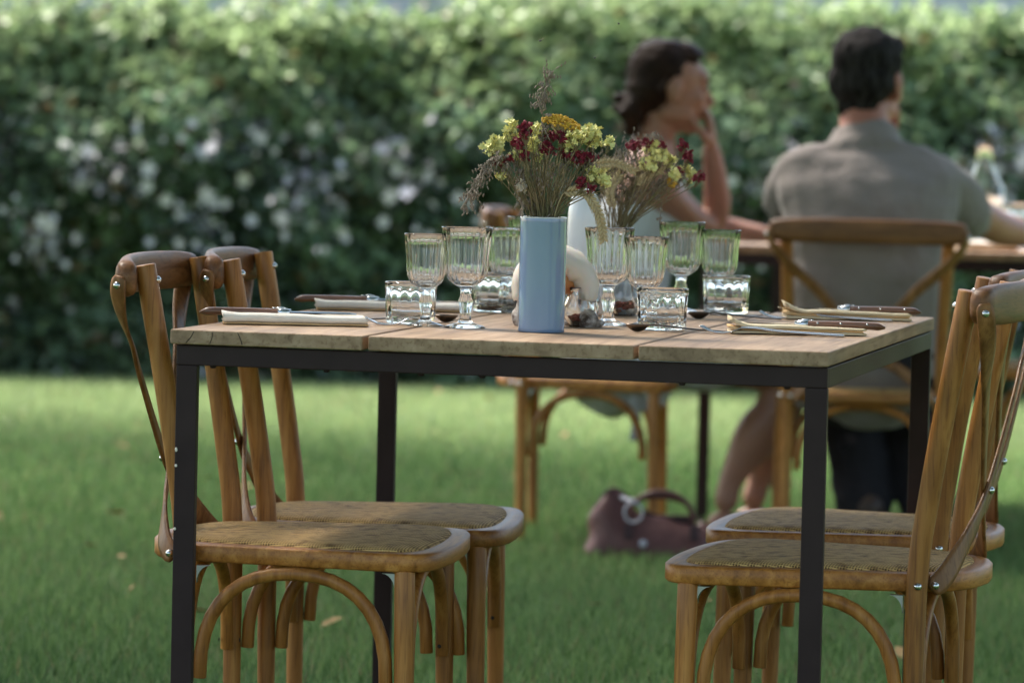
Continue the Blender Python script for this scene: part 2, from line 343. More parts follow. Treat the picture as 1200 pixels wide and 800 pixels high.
# ------------------------------------------------------------------ hedge
def leaves(pos, size, c, up_bias=.25, face=None):
    """pointed, folded leaves (4 tris each -> 2 quads) at positions"""
    n = len(pos); nrm = RNG.normal(0, 1, (n, 3));
    if face is not None: nrm = nrm * .75 + np.array(face)
    nrm[:, 2] += up_bias; nrm /= np.linalg.norm(nrm, axis=1, keepdims=True)
    t = RNG.normal(0, 1, (n, 3)); t -= (t * nrm).sum(1, keepdims=True) * nrm; t /= np.linalg.norm(t, axis=1, keepdims=True); b = np.cross(nrm, t)
    s = size[:, None]
    p0 = pos - t * s * .5; p1 = pos + t * s * .5; m = pos - nrm * s * .06
    q1 = pos + b * s * .32 + nrm * s * .07 - t * s * .08; q2 = pos - b * s * .32 + nrm * s * .07 - t * s * .08
    V = np.stack([p0, q1, p1, m, q2], 1).reshape(-1, 3); o = np.arange(n)[:, None] * 5
    F = np.concatenate([o + np.array([[0, 1, 2, 3]]), o + np.array([[0, 3, 2, 4]])], 1).reshape(-1, 4)
    return V, F, np.repeat(c, 2, axis=0)
def hedge_top(x): return 1.40 + .06 * np.sin(x * 1.3 + .5) + .04 * np.sin(x * 3.7) + .03 * np.sin(x * 8.1 + 2)
hedge = empty('hedge', (0, 17.38, 0)); tag(hedge, 'long dense ivy hedge with pale lilac blossoms along the far edge of the lawn', 'hedge')
n = 150000; x = RNG.uniform(-6.5, 6.5, n); z = RNG.random(n) ** .9 * 1.6; dep = np.abs(RNG.normal(0, .16, n))
top = hedge_top(x); z = np.minimum(z, top + RNG.exponential(.07, n))
fy = .05 * np.sin(x * 2.3 + z * 3) + .04 * np.sin(x * 5.1 - z * 7) + .04 * np.sin(x * 11 + z * 13)
y = 17.35 + fy + dep - .12 * (z < .25) + np.maximum(0, z - .80) ** 1.5 * .80
keep = (fy + RNG.normal(0, .03, n) < .11) | (z > 1.2) | (dep > .1)
x, y, z, dep = x[keep], y[keep], z[keep], dep[keep]; n = len(x)
young = np.clip((z - .95) / .4 + RNG.normal(0, .25, n), 0, 1)[:, None]
clump = np.array([noise.noise(Vector((a_ * 3.2, b_ * 3.2, 5))) for a_, b_ in zip(x, z)])[:, None]
base = np.array([.105, .162, .092]) * RNG.uniform(.35, 1.65, (n, 1)) * (1 + .8 * clump) + np.array([.012, .016, .016]) * RNG.random((n, 1))
c = base * (1 - young) + np.array([.27, .36, .17]) * RNG.uniform(.6, 1.3, (n, 1)) * young
bl = RNG.random(n) < .035; c[bl] = np.array([.16, .11, .05])
CL = [(-1.30, .62, .15), (-1.22, .92, .08), (-1.66, .8, .12), (-.83, .80, .14), (-.52, .95, .07), (-.33, .84, .10), (-1.05, 1.0, .08), (-.25, .45, .10), (1.95, .95, .14), (1.0, .8, .12), (-1.9, .55, .15), (-2.1, .9, .12), (-.65, .3, .08), (.35, .6, .1)]
pr_ = np.zeros(n)
for a_, b_, r_ in CL: pr_ = np.maximum(pr_, np.exp(-((x - a_) ** 2 + (z - b_) ** 2) / (r_ * .8) ** 2))
pl = RNG.random(n) < (.022 + .5 * pr_) * (z < 1.1); c[pl] = np.array([.68, .66, .70]) * RNG.uniform(.5, 1.2, (pl.sum(), 1))  # pale patches: blossoms, and glossy leaf reflections put into the leaf colour
V, F, cf = leaves(np.stack([x, y - 17.6, z], 1), RNG.uniform(.045, .085, n), c, .3, (0, -.5, .2))
fo = link('foliage', fast_mesh('foliage', V, F, cf, M['leaf']), hedge); fo['kind'] = 'stuff'
# the hedge's woody inside; its shade is put into the inner leaves' dark colour
b = MB()
for k in range(420):
    X = random.uniform(-6.5, 6.5); Y = .1 + random.uniform(0, .35); p = [Vector((X, Y, 0))]; ht = random.uniform(.9, 1.42)
    for q in range(4): p.append(p[-1] + Vector((random.uniform(-.12, .12), random.uniform(-.06, .06), ht / 4)))
    b.sweep(p, [.014, .012, .010, .007, .004], 5)
br = link('branch', b.mesh('branch', M['trunk']), hedge); br['kind'] = 'stuff'
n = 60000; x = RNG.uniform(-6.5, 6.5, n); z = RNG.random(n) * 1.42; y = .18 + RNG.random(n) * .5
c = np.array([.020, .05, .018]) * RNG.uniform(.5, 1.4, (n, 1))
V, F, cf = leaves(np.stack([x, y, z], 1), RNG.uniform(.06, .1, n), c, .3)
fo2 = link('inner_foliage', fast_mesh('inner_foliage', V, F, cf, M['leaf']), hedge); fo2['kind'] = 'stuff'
# upright young shoots on the top
b = MB(); sp = []
for k in range(650):
    X = random.uniform(-6.5, 6.5); t = float(hedge_top(np.array(X))) - .12; hgt = random.uniform(.08, .34) * (1 + .5 * math.sin(X * 2.1))
    lx = random.uniform(-.07, .07); Y = random.uniform(0, .6)
    for q in range(int(5 + hgt * 45)):
        f = random.random(); sp.append((X + lx * f + random.gauss(0, .022), Y + random.gauss(0, .022), t + .1 + hgt * f))
sp = np.array(sp); n = len(sp); c = np.array([.33, .42, .22]) * RNG.uniform(.6, 1.35, (n, 1))
V, F, cf = leaves(sp, RNG.uniform(.03, .06, n), c, .3)
fo3 = link('young_shoots', fast_mesh('young_shoots', V, F, cf, M['leaf']), hedge); fo3['kind'] = 'stuff'
def blossom_mesh():
    b = MB()
    for k in range(5):
        a = 2 * PI * k / 5; d = Vector((math.cos(a), 0, math.sin(a))); s = Vector((-math.sin(a), 0, math.cos(a)))
        b.add([Vector((0, 0, 0)), d * .018 + s * .012 + Vector((0, -.008, 0)), d * .034 + Vector((0, -.004, 0)), d * .018 - s * .012 + Vector((0, -.008, 0))], [(0, 1, 2, 3)])
    b.ell((0, -.006, 0), (.005, .005, .005), 6, 4); return b.mesh('blossom', M['blossom'])
bm_ = blossom_mesh(); cl = [(-1.33, .62, 30), (-1.28, .95, 12), (-1.66, .8, 22), (-.83, .78, 30), (-1.1, .62, 12), (-.52, .92, 14), (-.33, .82, 16), (-1.05, 1.0, 14), (-.25, .45, 12), (1.95, .95, 14), (1.0, .8, 14), (-1.9, .55, 16), (-.65, .3, 10), (.9, .6, 12), (2.0, .5, 10)]
done = 0
for cx_, cz_, nn in cl:
    for k in range(int(nn * .5)):
        X = cx_ + random.gauss(0, .15); Z = min(1.0 + random.uniform(-.1, .05), max(.08, cz_ + random.gauss(0, .12))); fyv = .05 * math.sin(X * 2.3 + Z * 3) + .04 * math.sin(X * 5.1 - Z * 7) + .04 * math.sin(X * 11 + Z * 13)
        o = link('blossom', bm_, hedge); o.location = (X, -.25 + fyv - .05 - random.uniform(0, .05), Z); o.rotation_euler = (random.uniform(-.6, .4), random.uniform(0, 6), random.uniform(-.6, .6)); s_ = random.choice((.3, .4, .5, .6, .8, 1.0)) * random.uniform(.85, 1.15); o.scale = (s_, s_, s_)
# something pale behind: a rendered garden building, its windows far out of the picture's focus
wl = empty('garden_building', (0, 27, 0)); tag(wl, 'pale grey rendered building wall glimpsed above the top of the hedge', 'building')
b = MB(); b.box((0, .15, 1.6), (26, .3, 3.2)); link('wall', b.mesh('wall', M['wall']), wl)
b = MB(); b.box((0, .2, 3.3), (26.6, 1.2, .18)); link('roof', b.mesh('roof', M['roof']), wl)
# shrubs between hedge and wall
sh = []
for k in range(9):
    X = -5.6 + 1.4 * k; Y = random.uniform(21, 25); rr = random.uniform(.35, .8); zz = random.uniform(.9, 1.5)
    p = RNG.normal(0, 1, (900, 3)); p /= np.linalg.norm(p, axis=1, keepdims=True); p = p * RNG.random((900, 1)) ** .35 * np.array([rr, rr, zz / 2]) * (1 + .2 * RNG.normal(0, 1, (900, 1))) + np.array([X, Y, zz / 2])
    c = np.array([.10, .19, .05]) * RNG.uniform(.5, 1.5, (900, 1))
    V, F, cf = leaves(p - np.array([X, Y, 0]), RNG.uniform(.05, .1, 900), c)
    s_ = empty('shrub', (X, Y, 0)); tag(s_, 'loose light green shrub behind the hedge, number %s counted from the left' % ('one two three four five six seven eight nine'.split()[k]), 'shrub', 'shrubs beyond the hedge'); link('foliage', fast_mesh('shrub_foliage', V, F, cf, M['leaf']), s_)['kind'] = 'stuff'
    t = MB(); t.sweep([(0, 0, 0), (.02, 0, zz * .6)], [.03, .01], 6); link('trunk', t.mesh('trunk', M['trunk']), s_)

# ------------------------------------------------------------------ unseen trees added to block sky and sun over the tables
TREE = [(-4.2, 3.5), (3.6, 1.5), (4.6, 9.5)]
def tree(X, Y, hgt, rad, seed, label):
    rg = np.random.default_rng(seed); t = empty('added_shade_tree', (X, Y, 0)); tag(t, label, 'tree')
    b = MB(); b.sweep(cat([(0, 0, -.1), (.05, .03, 1.2), (-.06, .05, 2.4), (.05, 0, 3.6), (0, 0, hgt * .8)]), [.2 - .15 * i / 24 for i in range(25)], 12)
    tips = []
    for k in range(11):
        a = k * 2.4; e = Vector((math.cos(a) * rad * .7, math.sin(a) * rad * .7, hgt * (.55 + .03 * k))); s0 = Vector((0, 0, 2.4 + .2 * k))
        mid = s0.lerp(e, .5) + Vector((0, 0, .25)); b.sweep(cat([s0, mid, e], 4), [.06 - .005 * i for i in range(9)], 6); tips.append(e)
    link('trunk', b.mesh('trunk', M['trunk']), t)
    nc = 190; P = []
    for k in range(nc):
        a = rg.uniform(0, 2 * PI); r = rad * math.sqrt(rg.random()); zc = hgt * .62 + (hgt * .36) * (1 - (r / rad) ** 2) * rg.uniform(.1, 1)
        P.append(rg.normal(0, 1, (130, 3)) * np.array([.34, .34, .22]) + np.array([math.cos(a) * r, math.sin(a) * r, zc]))
    P = np.concatenate(P); c = np.array([.06, .12, .035]) * rg.uniform(.6, 1.4, (len(P), 1))
    V, F, cf = leaves(P, rg.uniform(.1, .17, len(P)), c); link('crown', fast_mesh('crown', V, F, cf, M['leaf']), t)['kind'] = 'stuff'
tree(-5.2, 12.2, 6.8, 4.7, 1, 'broad leafy tree added unseen left of the lawn to shade both tables')
tree(-3.8, 6.2, 6.0, 3.9, 2, 'leafy tree added unseen left of the near table to shade it')
tree(3.4, 8.3, 6.0, 4.6, 3, 'leafy tree added unseen right of the two tables to shade the right chairs')
tree(3.0, 2.6, 5.6, 4.4, 4, 'leafy tree added unseen right of the camera to shade the foreground')

# ------------------------------------------------------------------ dining chair
def build_chair(loc, rz, label):
    t = empty('dining_chair', loc, rz); tag(t, label, 'chair')
    W = M['wood_z']
    for s in (1, -1):
        p = cat([(-.158, s * .187, 0), (-.160, s * .187, .22), (-.163, s * .187, .42), (-.176, s * .188, .53), (-.197, s * .192, .66), (-.228, s * .2, .834)], 4)
        rr = [.0125 + .0032 * min(1, i / 8) for i in range(len(p))]; b = MB(); b.sweep(p, rr, 16); link('back_post', b.mesh('back_post', W), t, .002)
        p = [(.172 + .006 * (1 - q) , s * (.208 + .008 * (1 - q)), .395 * q) for q in (0, .25, .5, .75, 1)]
        b = MB(); b.sweep(p, [.012, .0132, .0142, .015, .0155], 16); link('front_leg', b.mesh('front_leg', W), t, .002)
    # seat frame: rounded board
    out = [(-.240, 0), (-.231, .08), (-.205, .142), (-.15, .171), (-.06, .188), (.06, .208), (.145, .222), (.192, .217), (.216, .17), (.226, .08), (.228, 0)]
    poly = cat(out, 5); poly = [tuple(p) for p in poly]; poly = poly + [(p[0], -p[1]) for p in poly[-2:0:-1]]
    def ring(k, z): return [(-.01 + (px + .01) * (1 - k / .22), py * (1 - k / .2), z) for px, py in poly]
    b = MB(); n = len(poly); vs = ring(.0025, .3935) + ring(0, .3965) + ring(0, .4165) + ring(.003, .4195) + ring(.025, .4205) + ring(.027, .416)
    fs = [(i * n + k, i * n + (k + 1) % n, (i + 1) * n + (k + 1) % n, (i + 1) * n + k) for i in range(5) for k in range(n)]
    fs.append(tuple(range(n))[::-1]); fs.append(tuple(5 * n + k for k in range(n))); b.add(vs, fs)
    link('seat_frame', b.mesh('seat_frame', M['wood_y']), t)
    b = MB(); rs = [(.026, .4195), (.0275, .4225), (.033, .4252), (.05, .4278), (.08, .4285), (.12, .4288), (.16, .429)]
    vs = []
    for k, z in rs: vs += ring(k, z)
    n2 = len(rs); fs = [(i * n + k, i * n + (k + 1) % n, (i + 1) * n + (k + 1) % n, (i + 1) * n + k) for i in range(n2 - 1) for k in range(n)]; fs.append(tuple((n2 - 1) * n + k for k in range(n)))
    b.add(vs, fs); link('cane_seat', b.mesh('cane_seat', M['cane']), t)
    # top rail
    b = MB(); P = []; rad = []
    for i in range(25):
        q = -1 + 2 * i / 24; P.append((-.280 + .030 * abs(q) ** 2.0, q * .227, .8135 + .002 * (1 - q * q)))
        e = 1 - .14 * abs(q) ** 8; rad.append((.0095 + .0070 * abs(q) ** 5, .0300 * e))
    b.sweep(P, rad, 20, .62, cap='round'); link('top_rail', b.mesh('top_rail', M['wood_rail']), t)
    # crossing straps: flat, twisted so that the ends lie on the curved rail and the rounded seat edge
    for s, dx in ((1, 0), (-1, -.0075)):
        K = cat([(-.2570, s * .2430, .818, -.40, s * .92, .0125), (-.2600, s * .2370, .790, -.45, s * .88, .0140), (-.2590, s * .209, .752, -.7, s * .7, .0145), (-.252, s * .168, .712, -.85, s * .45, .0145), (-.243 + dx, s * .11, .66, -.97, s * .2, .013), (-.226 + dx, 0, .532, -1, 0, .0125), (-.214 + dx, -s * .09, .475, -.95, -s * .3, .0135), (-.202, -s * .150, .425, -.6, -s * .8, .016), (-.183, -s * .1755, .398, -.45, -s * .9, .0165)], 6)
        vs = []; n_ = len(K); m_ = 8
        for i, k in enumerate(K):
            p = Vector(k[:3]); nn = Vector(k[3:6 - 1]).to_3d() if False else Vector((k[3], k[4], 0)).normalized(); tt = (Vector(K[min(i + 1, n_ - 1)][:3]) - Vector(K[max(0, i - 1)][:3])).normalized(); sd_ = tt.cross(nn).normalized(); nn = sd_.cross(tt).normalized()
            e = min(i, n_ - 1 - i); wd = k[5] * (.62, .9, 1)[min(e, 2)]
            for q_ in range(m_):
                g_ = 2 * PI * (q_ + .5) / m_; vs.append(p + nn * .0034 * math.copysign(abs(math.sin(g_)) ** .5, math.sin(g_)) + sd_ * wd * math.copysign(abs(math.cos(g_)) ** .6, math.cos(g_)))
        b = MB(); b.add(vs, [(i * m_ + q_, i * m_ + (q_ + 1) % m_, (i + 1) * m_ + (q_ + 1) % m_, (i + 1) * m_ + q_) for i in range(n_ - 1) for q_ in range(m_)] + [tuple(range(m_))[::-1], tuple((n_ - 1) * m_ + q_ for q_ in range(m_))])
        link('cross_strap', b.mesh('cross_strap', M['wood_strap']), t)
    # bent arches
    def arch(P0, P1, H=.383, z0=.222):
        P0 = Vector(P0); P1 = Vector(P1); pts = []
        for i in range(19):
            a = PI * i / 18; u = (1 - math.copysign(abs(math.cos(a)) ** .85, math.cos(a))) / 2; pts.append(Vector((*(P0.lerp(P1, u)), z0 + (H - z0) * math.sin(a) ** .8)))
        b = MB(); b.sweep(pts, .0102, 12, upv=(P1.y - P0.y, P0.x - P1.x, 0) if True else None); link('stretcher', b.mesh('stretcher', M['wood_z']), t, .0015)
    for s in (1, -1): arch((-.136, s * .190), (.147, s * .206))
    arch((-.163, -.160), (-.163, .160)); arch((.175, -.181), (.175, .181))
    # hardware
    for me, spots in ((BOLT, [((-.2095, s * .1975, .812), (1, 0, .1)) for s in (1, -1)] + [((-.2595, s * .2455, .804), (-.40, s * .92, .05)) for s in (1, -1)] + [((-.2375, 0, .532), (-1, 0, 0)), ((-.1875, .1785, .405), (-.45, .9, 0)), ((-.1875, -.1785, .405), (-.45, -.9, 0)), ((-.166, .2035, .405), (0, 1, 0)), ((-.166, -.2035, .405), (0, -1, 0))]),
                      (PLUG, [((.175, .181, .238), (-.3, -1, 0)), ((.175, -.181, .238), (-.3, -1, 0)), ((-.163, .150, .238), (-1, 0, 0)), ((-.152, .150, .238), (1, 0, 0))])):
        for q, d in spots:
            o = link('bolt' if me is BOLT else 'plug_hole', me, t); o.location = q; o.rotation_euler = Vector(d).to_track_quat('Z', 'Y').to_euler()
    for sx, sy in ((1, 1), (1, -1), (-1, 1), (-1, -1)):
        o = link('bracket', BRACK, t); o.location = ((.170 if sx > 0 else -.155), sy * (.205 if sx > 0 else .187), .391); o.rotation_euler = (0, 0, PI if sx > 0 else 0)
    return t
b = MB(); b.lathe([(0, .006), (.0028, .0052), (.0052, .003), (.006, 0), (.006, -.003), (0, -.003)], 12); BOLT = b.mesh('bolt', M['chrome'])
b = MB(); b.lathe([(0, .0113), (.0032, .0113), (.0035, .0105), (0, .0100)], 10); PLUG = b.mesh('plug_hole', M['dark_hole'])
b = MB(); pts = [(.012 + .020 * (1 - math.cos(a)), 0, -.027 + .026 * math.sin(a)) for a in [PI / 2 * i / 6 for i in range(7)]]
vs = []
for q in (-.006, .006): vs += [(x_, q, z_) for x_, _, z_ in pts] + [(.012, q, -.001)]
b.add(vs, [tuple(range(8)), tuple(range(15, 7, -1))] + [(i, (i + 1) % 8, 8 + (i + 1) % 8, 8 + i) for i in range(8)], False); BRACK = b.mesh('bracket', M['bracket'])

ch0 = build_chair((-.2945, 6.485, .003), R(-7.2), 'cross-back wooden chair with cane seat, front one at the left end of the near table')
CH = [((-.205, 6.90, 0), R(-4), 'cross-back wooden chair with cane seat, rear one at the left end of the near table'),
      ((.486, 6.375, 0), R(165), 'cross-back wooden chair with cane seat, front one at the right end of the near table'),
      ((.5690, 6.94, .0), R(166), 'cross-back wooden chair with cane seat, rear one at the right end of the near table'),
      ((.882, 10.64, 0), R(85), 'blurred wooden cross-back chair carrying the man in the grey shirt'),
      ((.205, 10.90, 0), R(-5), 'blurred wooden cross-back chair on which the woman sits, brown bag beside its legs'),
      ((1.50, 11.78, 0), R(170), 'blurred empty wooden chair at the far right end of the occupied table')]
for l, r_, lb in CH: copy_tree(ch0, l, r_, lb)

# ------------------------------------------------------------------ tables
TW, TD = .96, 1.229
def build_table(loc, rz, label):
    t = empty('dining_table', loc, rz); tag(t, label, 'table')
    for x0, x1 in ((0, .2865), (.2955, .6820), (.6895, TW)):
        b = MB(); n = 10
        b.box(((x0 + x1) / 2, TD / 2, .7395), (x1 - x0, TD, .021)); link('plank', b.mesh('plank', M['oak']), t, .0022, 2)
    F = M['steel_dark']
    def bx(nm, c, d): b = MB(); b.box(c, d); return link(nm, b.mesh(nm, F), t, .0015, 2)
    y0, y1 = .012, TD - .012
    for x0, x1 in ((.0065, .006 + .032), (TW - .034, TW - .002)):
        for ya, yb in ((y0, y0 + .014), (y1 - .014, y1)): bx('leg', ((x0 + x1) / 2, (ya + yb) / 2, .349), (x1 - x0, yb - ya, .698))
    bx('apron', (TW / 2 + .002, y0 + .007, .7126), (TW - .0085, .014, .029)); bx('apron', (TW / 2 + .002, y1 - .007, .7126), (TW - .0085, .014, .029))
    for xx in (.0135, TW - .009): bx('apron', (xx, TD / 2, .7126), (.014, TD - .0525, .0284))
    for xx in (.06, .23, .37, .46, .75, .90):
        b = MB(); b.lathe([(0, -.0035), (.004, -.003), (.005, 0), (.005, .001), (0, .001)], 10, (xx, y0 + .007, .6978)); link('bolt', b.mesh('bolt', F), t)
    return t
TH = -.21731
T1 = build_table((-.4946, 6.1639, 0), TH, 'nearer oak plank table on a dark steel frame, laid with glasses and flowers')
pk = [o for o in C.objects if o.parent == T1 and o.name.startswith('plank')][0]
for x_, dx_ in ((.030, .012), (.062, .004), (.105, -.007)):
    b = MB(); b.sweep([(x_ - dx_ / 2, -.0002, .7312), (x_ + .001, -.0003, .739), (x_ + dx_ / 2, -.0002, .748)], [(.0009, .0006), (.0006, .0006), (.0003, .0006)], 6); link('crack', b.mesh('crack', M['dark_hole']), pk)
lg = [o for o in C.objects if o.parent == T1 and o.name.startswith('leg')][0]
for z_ in (.575, .552, .46):
    b = MB(); b.lathe([(0, .0006), (.0022, .0004), (.0030, 0), (0, 0)], 7); o = link('paint_chip', b.mesh('paint_chip', M['napkin_w']), lg); o.location = (.009, .0117, z_); o.rotation_euler = (R(90), 0, 0); o.scale = (.7, 1.2 if z_ > .56 else .8, 1)
T2 = copy_tree(T1, (.49, 11.32, 0), TH, 'blurred oak plank table behind, where the man and woman sit')

# ------------------------------------------------------------------ glasses
def goblet_mesh(h, r):
    """fluted bowl on a short faceted stem; closed double wall"""
    k = h / .15; NF = 20
    outp = [(0, .0), (.030, .0), (.0305, .0012), (.026, .0035), (.012, .0075), (.0085, .012), (.0075, .020), (.0092, .034), (.0105, .040), (.0080, .047), (.0078, .054), (.0095, .0605), (.0170, .0645), (.0255, .071), (.0305, .081), (.0322, .094), (.0328, .112), (.0350, .132), (.0380, .1494), (.0378, .150)]
    inn = [(.0373, .1496), (.0341, .132), (.0319, .112), (.0309, .095), (.0289, .083), (.0239, .0742), (.0150, .0690), (0, .0665)]
    def ribs(q, z, a):
        zz = z / k; q0 = q / (r / .0385)
        if q0 < .003: return q
        if zz < .008: return q
        if zz < .058: return q * (1 + .07 * math.cos(a * 8))
        amp = .048 * max(0, min(1, (.1485 - zz) / .006)) * min(1, (zz - .058) / .006)
        return q * (1 + amp * abs(math.cos(a * NF / 2)) - amp / 2)
    prof = [(q * r / .0385, z * k) for q, z in outp]; b = MB(); b.lathe(prof, 120, ribs=ribs)
    n0 = len(b.v)
    prof2 = [(q * r / .0385, z * k) for q, z in [outp[-1]] + inn]; b.lathe(prof2, 120)
    me = b.mesh('goblet', M['glass']); bm = bmesh.new(); bm.from_mesh(me); bmesh.ops.remove_doubles(bm, verts=bm.verts, dist=1e-5); bmesh.ops.recalc_face_normals(bm, faces=bm.faces); bm.to_mesh(me); bm.free(); return me
def tumbler_mesh(h=.064, r=.040):
    outp = [(0, 0), (.034, 0), (.0365, .002), (.0372, .006), (.037, .009), (.0372, .012), (.0378, .03), (.0385, .053), (.0398, .0545), (.0402, .063), (.0398, .064)]
    inn = [(.0385, .0635), (.0378, .055), (.0355, .03), (.034, .0155), (.030, .0125), (0, .012)]
    k = h / .064; s = r / .040
    def ribs(q, z, a):
        amp = .035 if .011 * k < z < .0535 * k else (.012 if 0 < z < .011 * k and q > .03 else 0)
        return q * (1 + amp * (abs(math.cos(a * 7)) ** .5 - .6))
    b = MB(); b.lathe([(q * s, z * k) for q, z in outp], 112, ribs=ribs); b.lathe([(q * s, z * k) for q, z in [outp[-1]] + inn], 112)
    me = b.mesh('tumbler', M['glass']); bm = bmesh.new(); bm.from_mesh(me); bmesh.ops.remove_doubles(bm, verts=bm.verts, dist=1e-5); bmesh.ops.recalc_face_normals(bm, faces=bm.faces); bm.to_mesh(me); bm.free(); return me
GL = goblet_mesh(.151, .0395); GS = goblet_mesh(.139, .0352); TB = tumbler_mesh()
Z = .7502
for i, (me, X, Y, lb) in enumerate([
        (GS, -.1319, 6.4359, 'small fluted goblet leftmost on the near table, overlapping the short tumbler'),
        (GL, -.0711, 6.412, 'tall fluted goblet second from left, before the paler goblets'),
        (GS, -.012, 6.9617, 'small fluted goblet behind the tall left one, left of the blue vase'),
        (GL, .027, 7.2357, 'tall fluted goblet mostly hidden behind the blue vase'),
        (GL, .1474, 6.6012, 'tall fluted goblet right of the blue vase with a wheat ear hanging before it'),
        (GS, .2030, 6.5747, 'small fluted goblet behind the tumbler right of the blue vase'),
        (GL, .2794, 7.1171, 'tall fluted goblet second from right in the row of glasses'),
        (GS, .3435, 7.1204, 'small fluted goblet rightmost on the near table')]):
    o = link('goblet', me); o.location = (X, Y, Z); o.rotation_euler = (0, 0, i * 1.3); tag(o, lb, 'goblet', 'clear fluted goblets on the near table')
for i, (X, Y, lb) in enumerate([(-.1555, 6.487, 'short ribbed tumbler leftmost on the near table'), (-.028, 6.955, 'short ribbed tumbler left of the blue vase, under the rear goblets'),
        (.2270, 6.4801, 'short ribbed tumbler in front, right of the blue vase'), (.354, 7.09, 'short ribbed tumbler rightmost on the near table')]):
    o = link('tumbler', TB); o.location = (X, Y, Z); o.rotation_euler = (0, 0, i); tag(o, lb, 'tumbler', 'clear ribbed tumblers on the near table')
# faceted votive jars
def votive(X, Y, lb):
    t = empty('votive_jar', (X, Y, Z)); tag(t, lb, 'candle jar')
    b = MB()
    prof = [(0, 0), (.017, 0), (.0265, .018), (.0275, .030), (.021, .048), (.0165, .053), (.0175, .060), (.0172, .0605)]; inn = [(.0155, .060), (.0148, .053), (.0185, .048), (.0245, .030), (.0235, .019), (.015, .004), (0, .004)]
    b.lathe(prof, 48, ribs=lambda q, z, a: q * (1 + (.06 * math.cos(a * 9 + z * 260) if .004 < z < .05 else 0))); b.lathe([prof[-1]] + inn, 48)
    me = b.mesh('jar', M['glass']); bm = bmesh.new(); bm.from_mesh(me); bmesh.ops.remove_doubles(bm, verts=bm.verts, dist=1e-5); bmesh.ops.recalc_face_normals(bm, faces=bm.faces); bm.to_mesh(me); bm.free()
    link('jar', me, t)
    b = MB()
    for k in range(26): a = random.uniform(0, 6.3); r_ = .017 * math.sqrt(random.random()); b.ell((r_ * math.cos(a), r_ * math.sin(a), .009 + random.uniform(0, .012)), (.005, .004, .003), 6, 4)
    link('petals', b.mesh('petals', M['votive_red']), t)
votive(.1035, 6.5227, 'faceted clear jar of red petals just right of the blue vase'); votive(.182, 6.9415, 'faceted clear jar of red petals behind the goblets right of the vase')

# ------------------------------------------------------------------ vases, shell holder
t = empty('blue_vase', (.0429, 6.335, Z)); t.scale = (1, 1, .955); tag(t, 'straight cylindrical pale blue glazed vase holding dried flowers', 'vase')
b = MB(); b.lathe([(0, 0), (.033, 0), (.0348, .0015), (.0345, .006), (.0347, .17), (.0349, .1765), (.0345, .178)], 64); b.lathe([(.0345, .178), (.0325, .1782), (.0315, .176), (.0315, .01), (0, .008)], 64)
link('body', b.mesh('body', M['vase']), t)
b = MB(); b.lathe([(.0347, .1770), (.0350, .1783), (.0337, .1792), (.0322, .1783), (.0325, .1770)], 64); link('rim', b.mesh('rim', M['vase_in']), t)
t = empty('rear_vase', (.1640, 6.99, Z)); tag(t, 'pale vase behind the right goblets holding the wheat and statice bunch', 'vase')
b = MB(); b.lathe([(0, 0), (.028, 0), (.030, .002), (.031, .06), (.030, .140), (.0295, .142), (.027, .1415), (.0275, .06), (.026, .006), (0, .006)], 48); link('body', b.mesh('body', M['white_cer']), t)
t = empty('rounded_lamp', (.113, 6.93, Z)); tag(t, 'smooth white round-topped ceramic lamp behind the blue vase', 'lamp')
b = MB(); b.lathe([(0, 0), (.026, 0), (.027, .004), (.0275, .10), (.0278, .15), (.0262, .172), (.021, .192), (.012, .203), (0, .207)], 40); link('body', b.mesh('body', M['white_cer']), t)
b = MB(); b.lathe([(.0275, .02), (.0285, .021), (.0285, .026), (.0275, .027)], 40); link('band', b.mesh('band', M['chrome']), t)

# arched shell piece on bark feet (spans behind the blue vase)
t = empty('shell_holder', (.064, 6.53, Z)); tag(t, 'arched milky white shell ornament on bleached bark feet, half hidden by the blue vase', 'ornament')
def shell():
    vs = []; fs = []; nu, nv = 44, 14
    for i in range(nu + 1):
        a = R(-14) + (PI + R(28)) * i / nu
        cx_, cz_ = -math.cos(a) * .051, math.sin(a) * .050
        for j in range(nv):
            g_ = 2 * PI * j / nv; w_ = .030; tk = .0165 + .009 * math.sin(a)
            rr = 1 + tk * math.cos(g_) / .055
            q = noise.noise(Vector((i * .3, j * .5, 1))) * .003
            vs.append((cx_ * rr + q, w_ * math.sin(g_), .052 + cz_ * rr + q))
    for i in range(nu):
        for j in range(nv): fs.append((i * nv + j, i * nv + (j + 1) % nv, (i + 1) * nv + (j + 1) % nv, (i + 1) * nv + j))
    fs.append(tuple(range(nv))[::-1]); fs.append(tuple(nu * nv + j for j in range(nv)))
    b = MB(); b.add(vs, fs); return b.mesh('shell', M['wax'])
link('shell', shell(), t)
b = MB(); b.ell((.012, .012, .070), (.034, .014, .022), 16, 10); link('painted_glow', b.mesh('painted_glow', M['inner_glow']), t)
def bark(c, s, seed):
    b = MB(); b.ell((0, 0, 0), s, 18, 12); b.v = [tuple(Vector(v) * (1 + .45 * noise.noise(Vector(v) * 60 + Vector((seed, 0, 0)))) + Vector(c)) for v in b.v]; link('bark_foot', b.mesh('bark_foot', M['bark']), t)
bark((-.053, -.01, .016), (.011, .014, .021), 1); bark((-.047, .012, .008), (.014, .012, .009), 2); bark((.052, -.012, .012), (.014, .016, .016), 3); bark((.066, .004, .006), (.013, .012, .007), 4); bark((.030, .014, .006), (.018, .012, .007), 5)

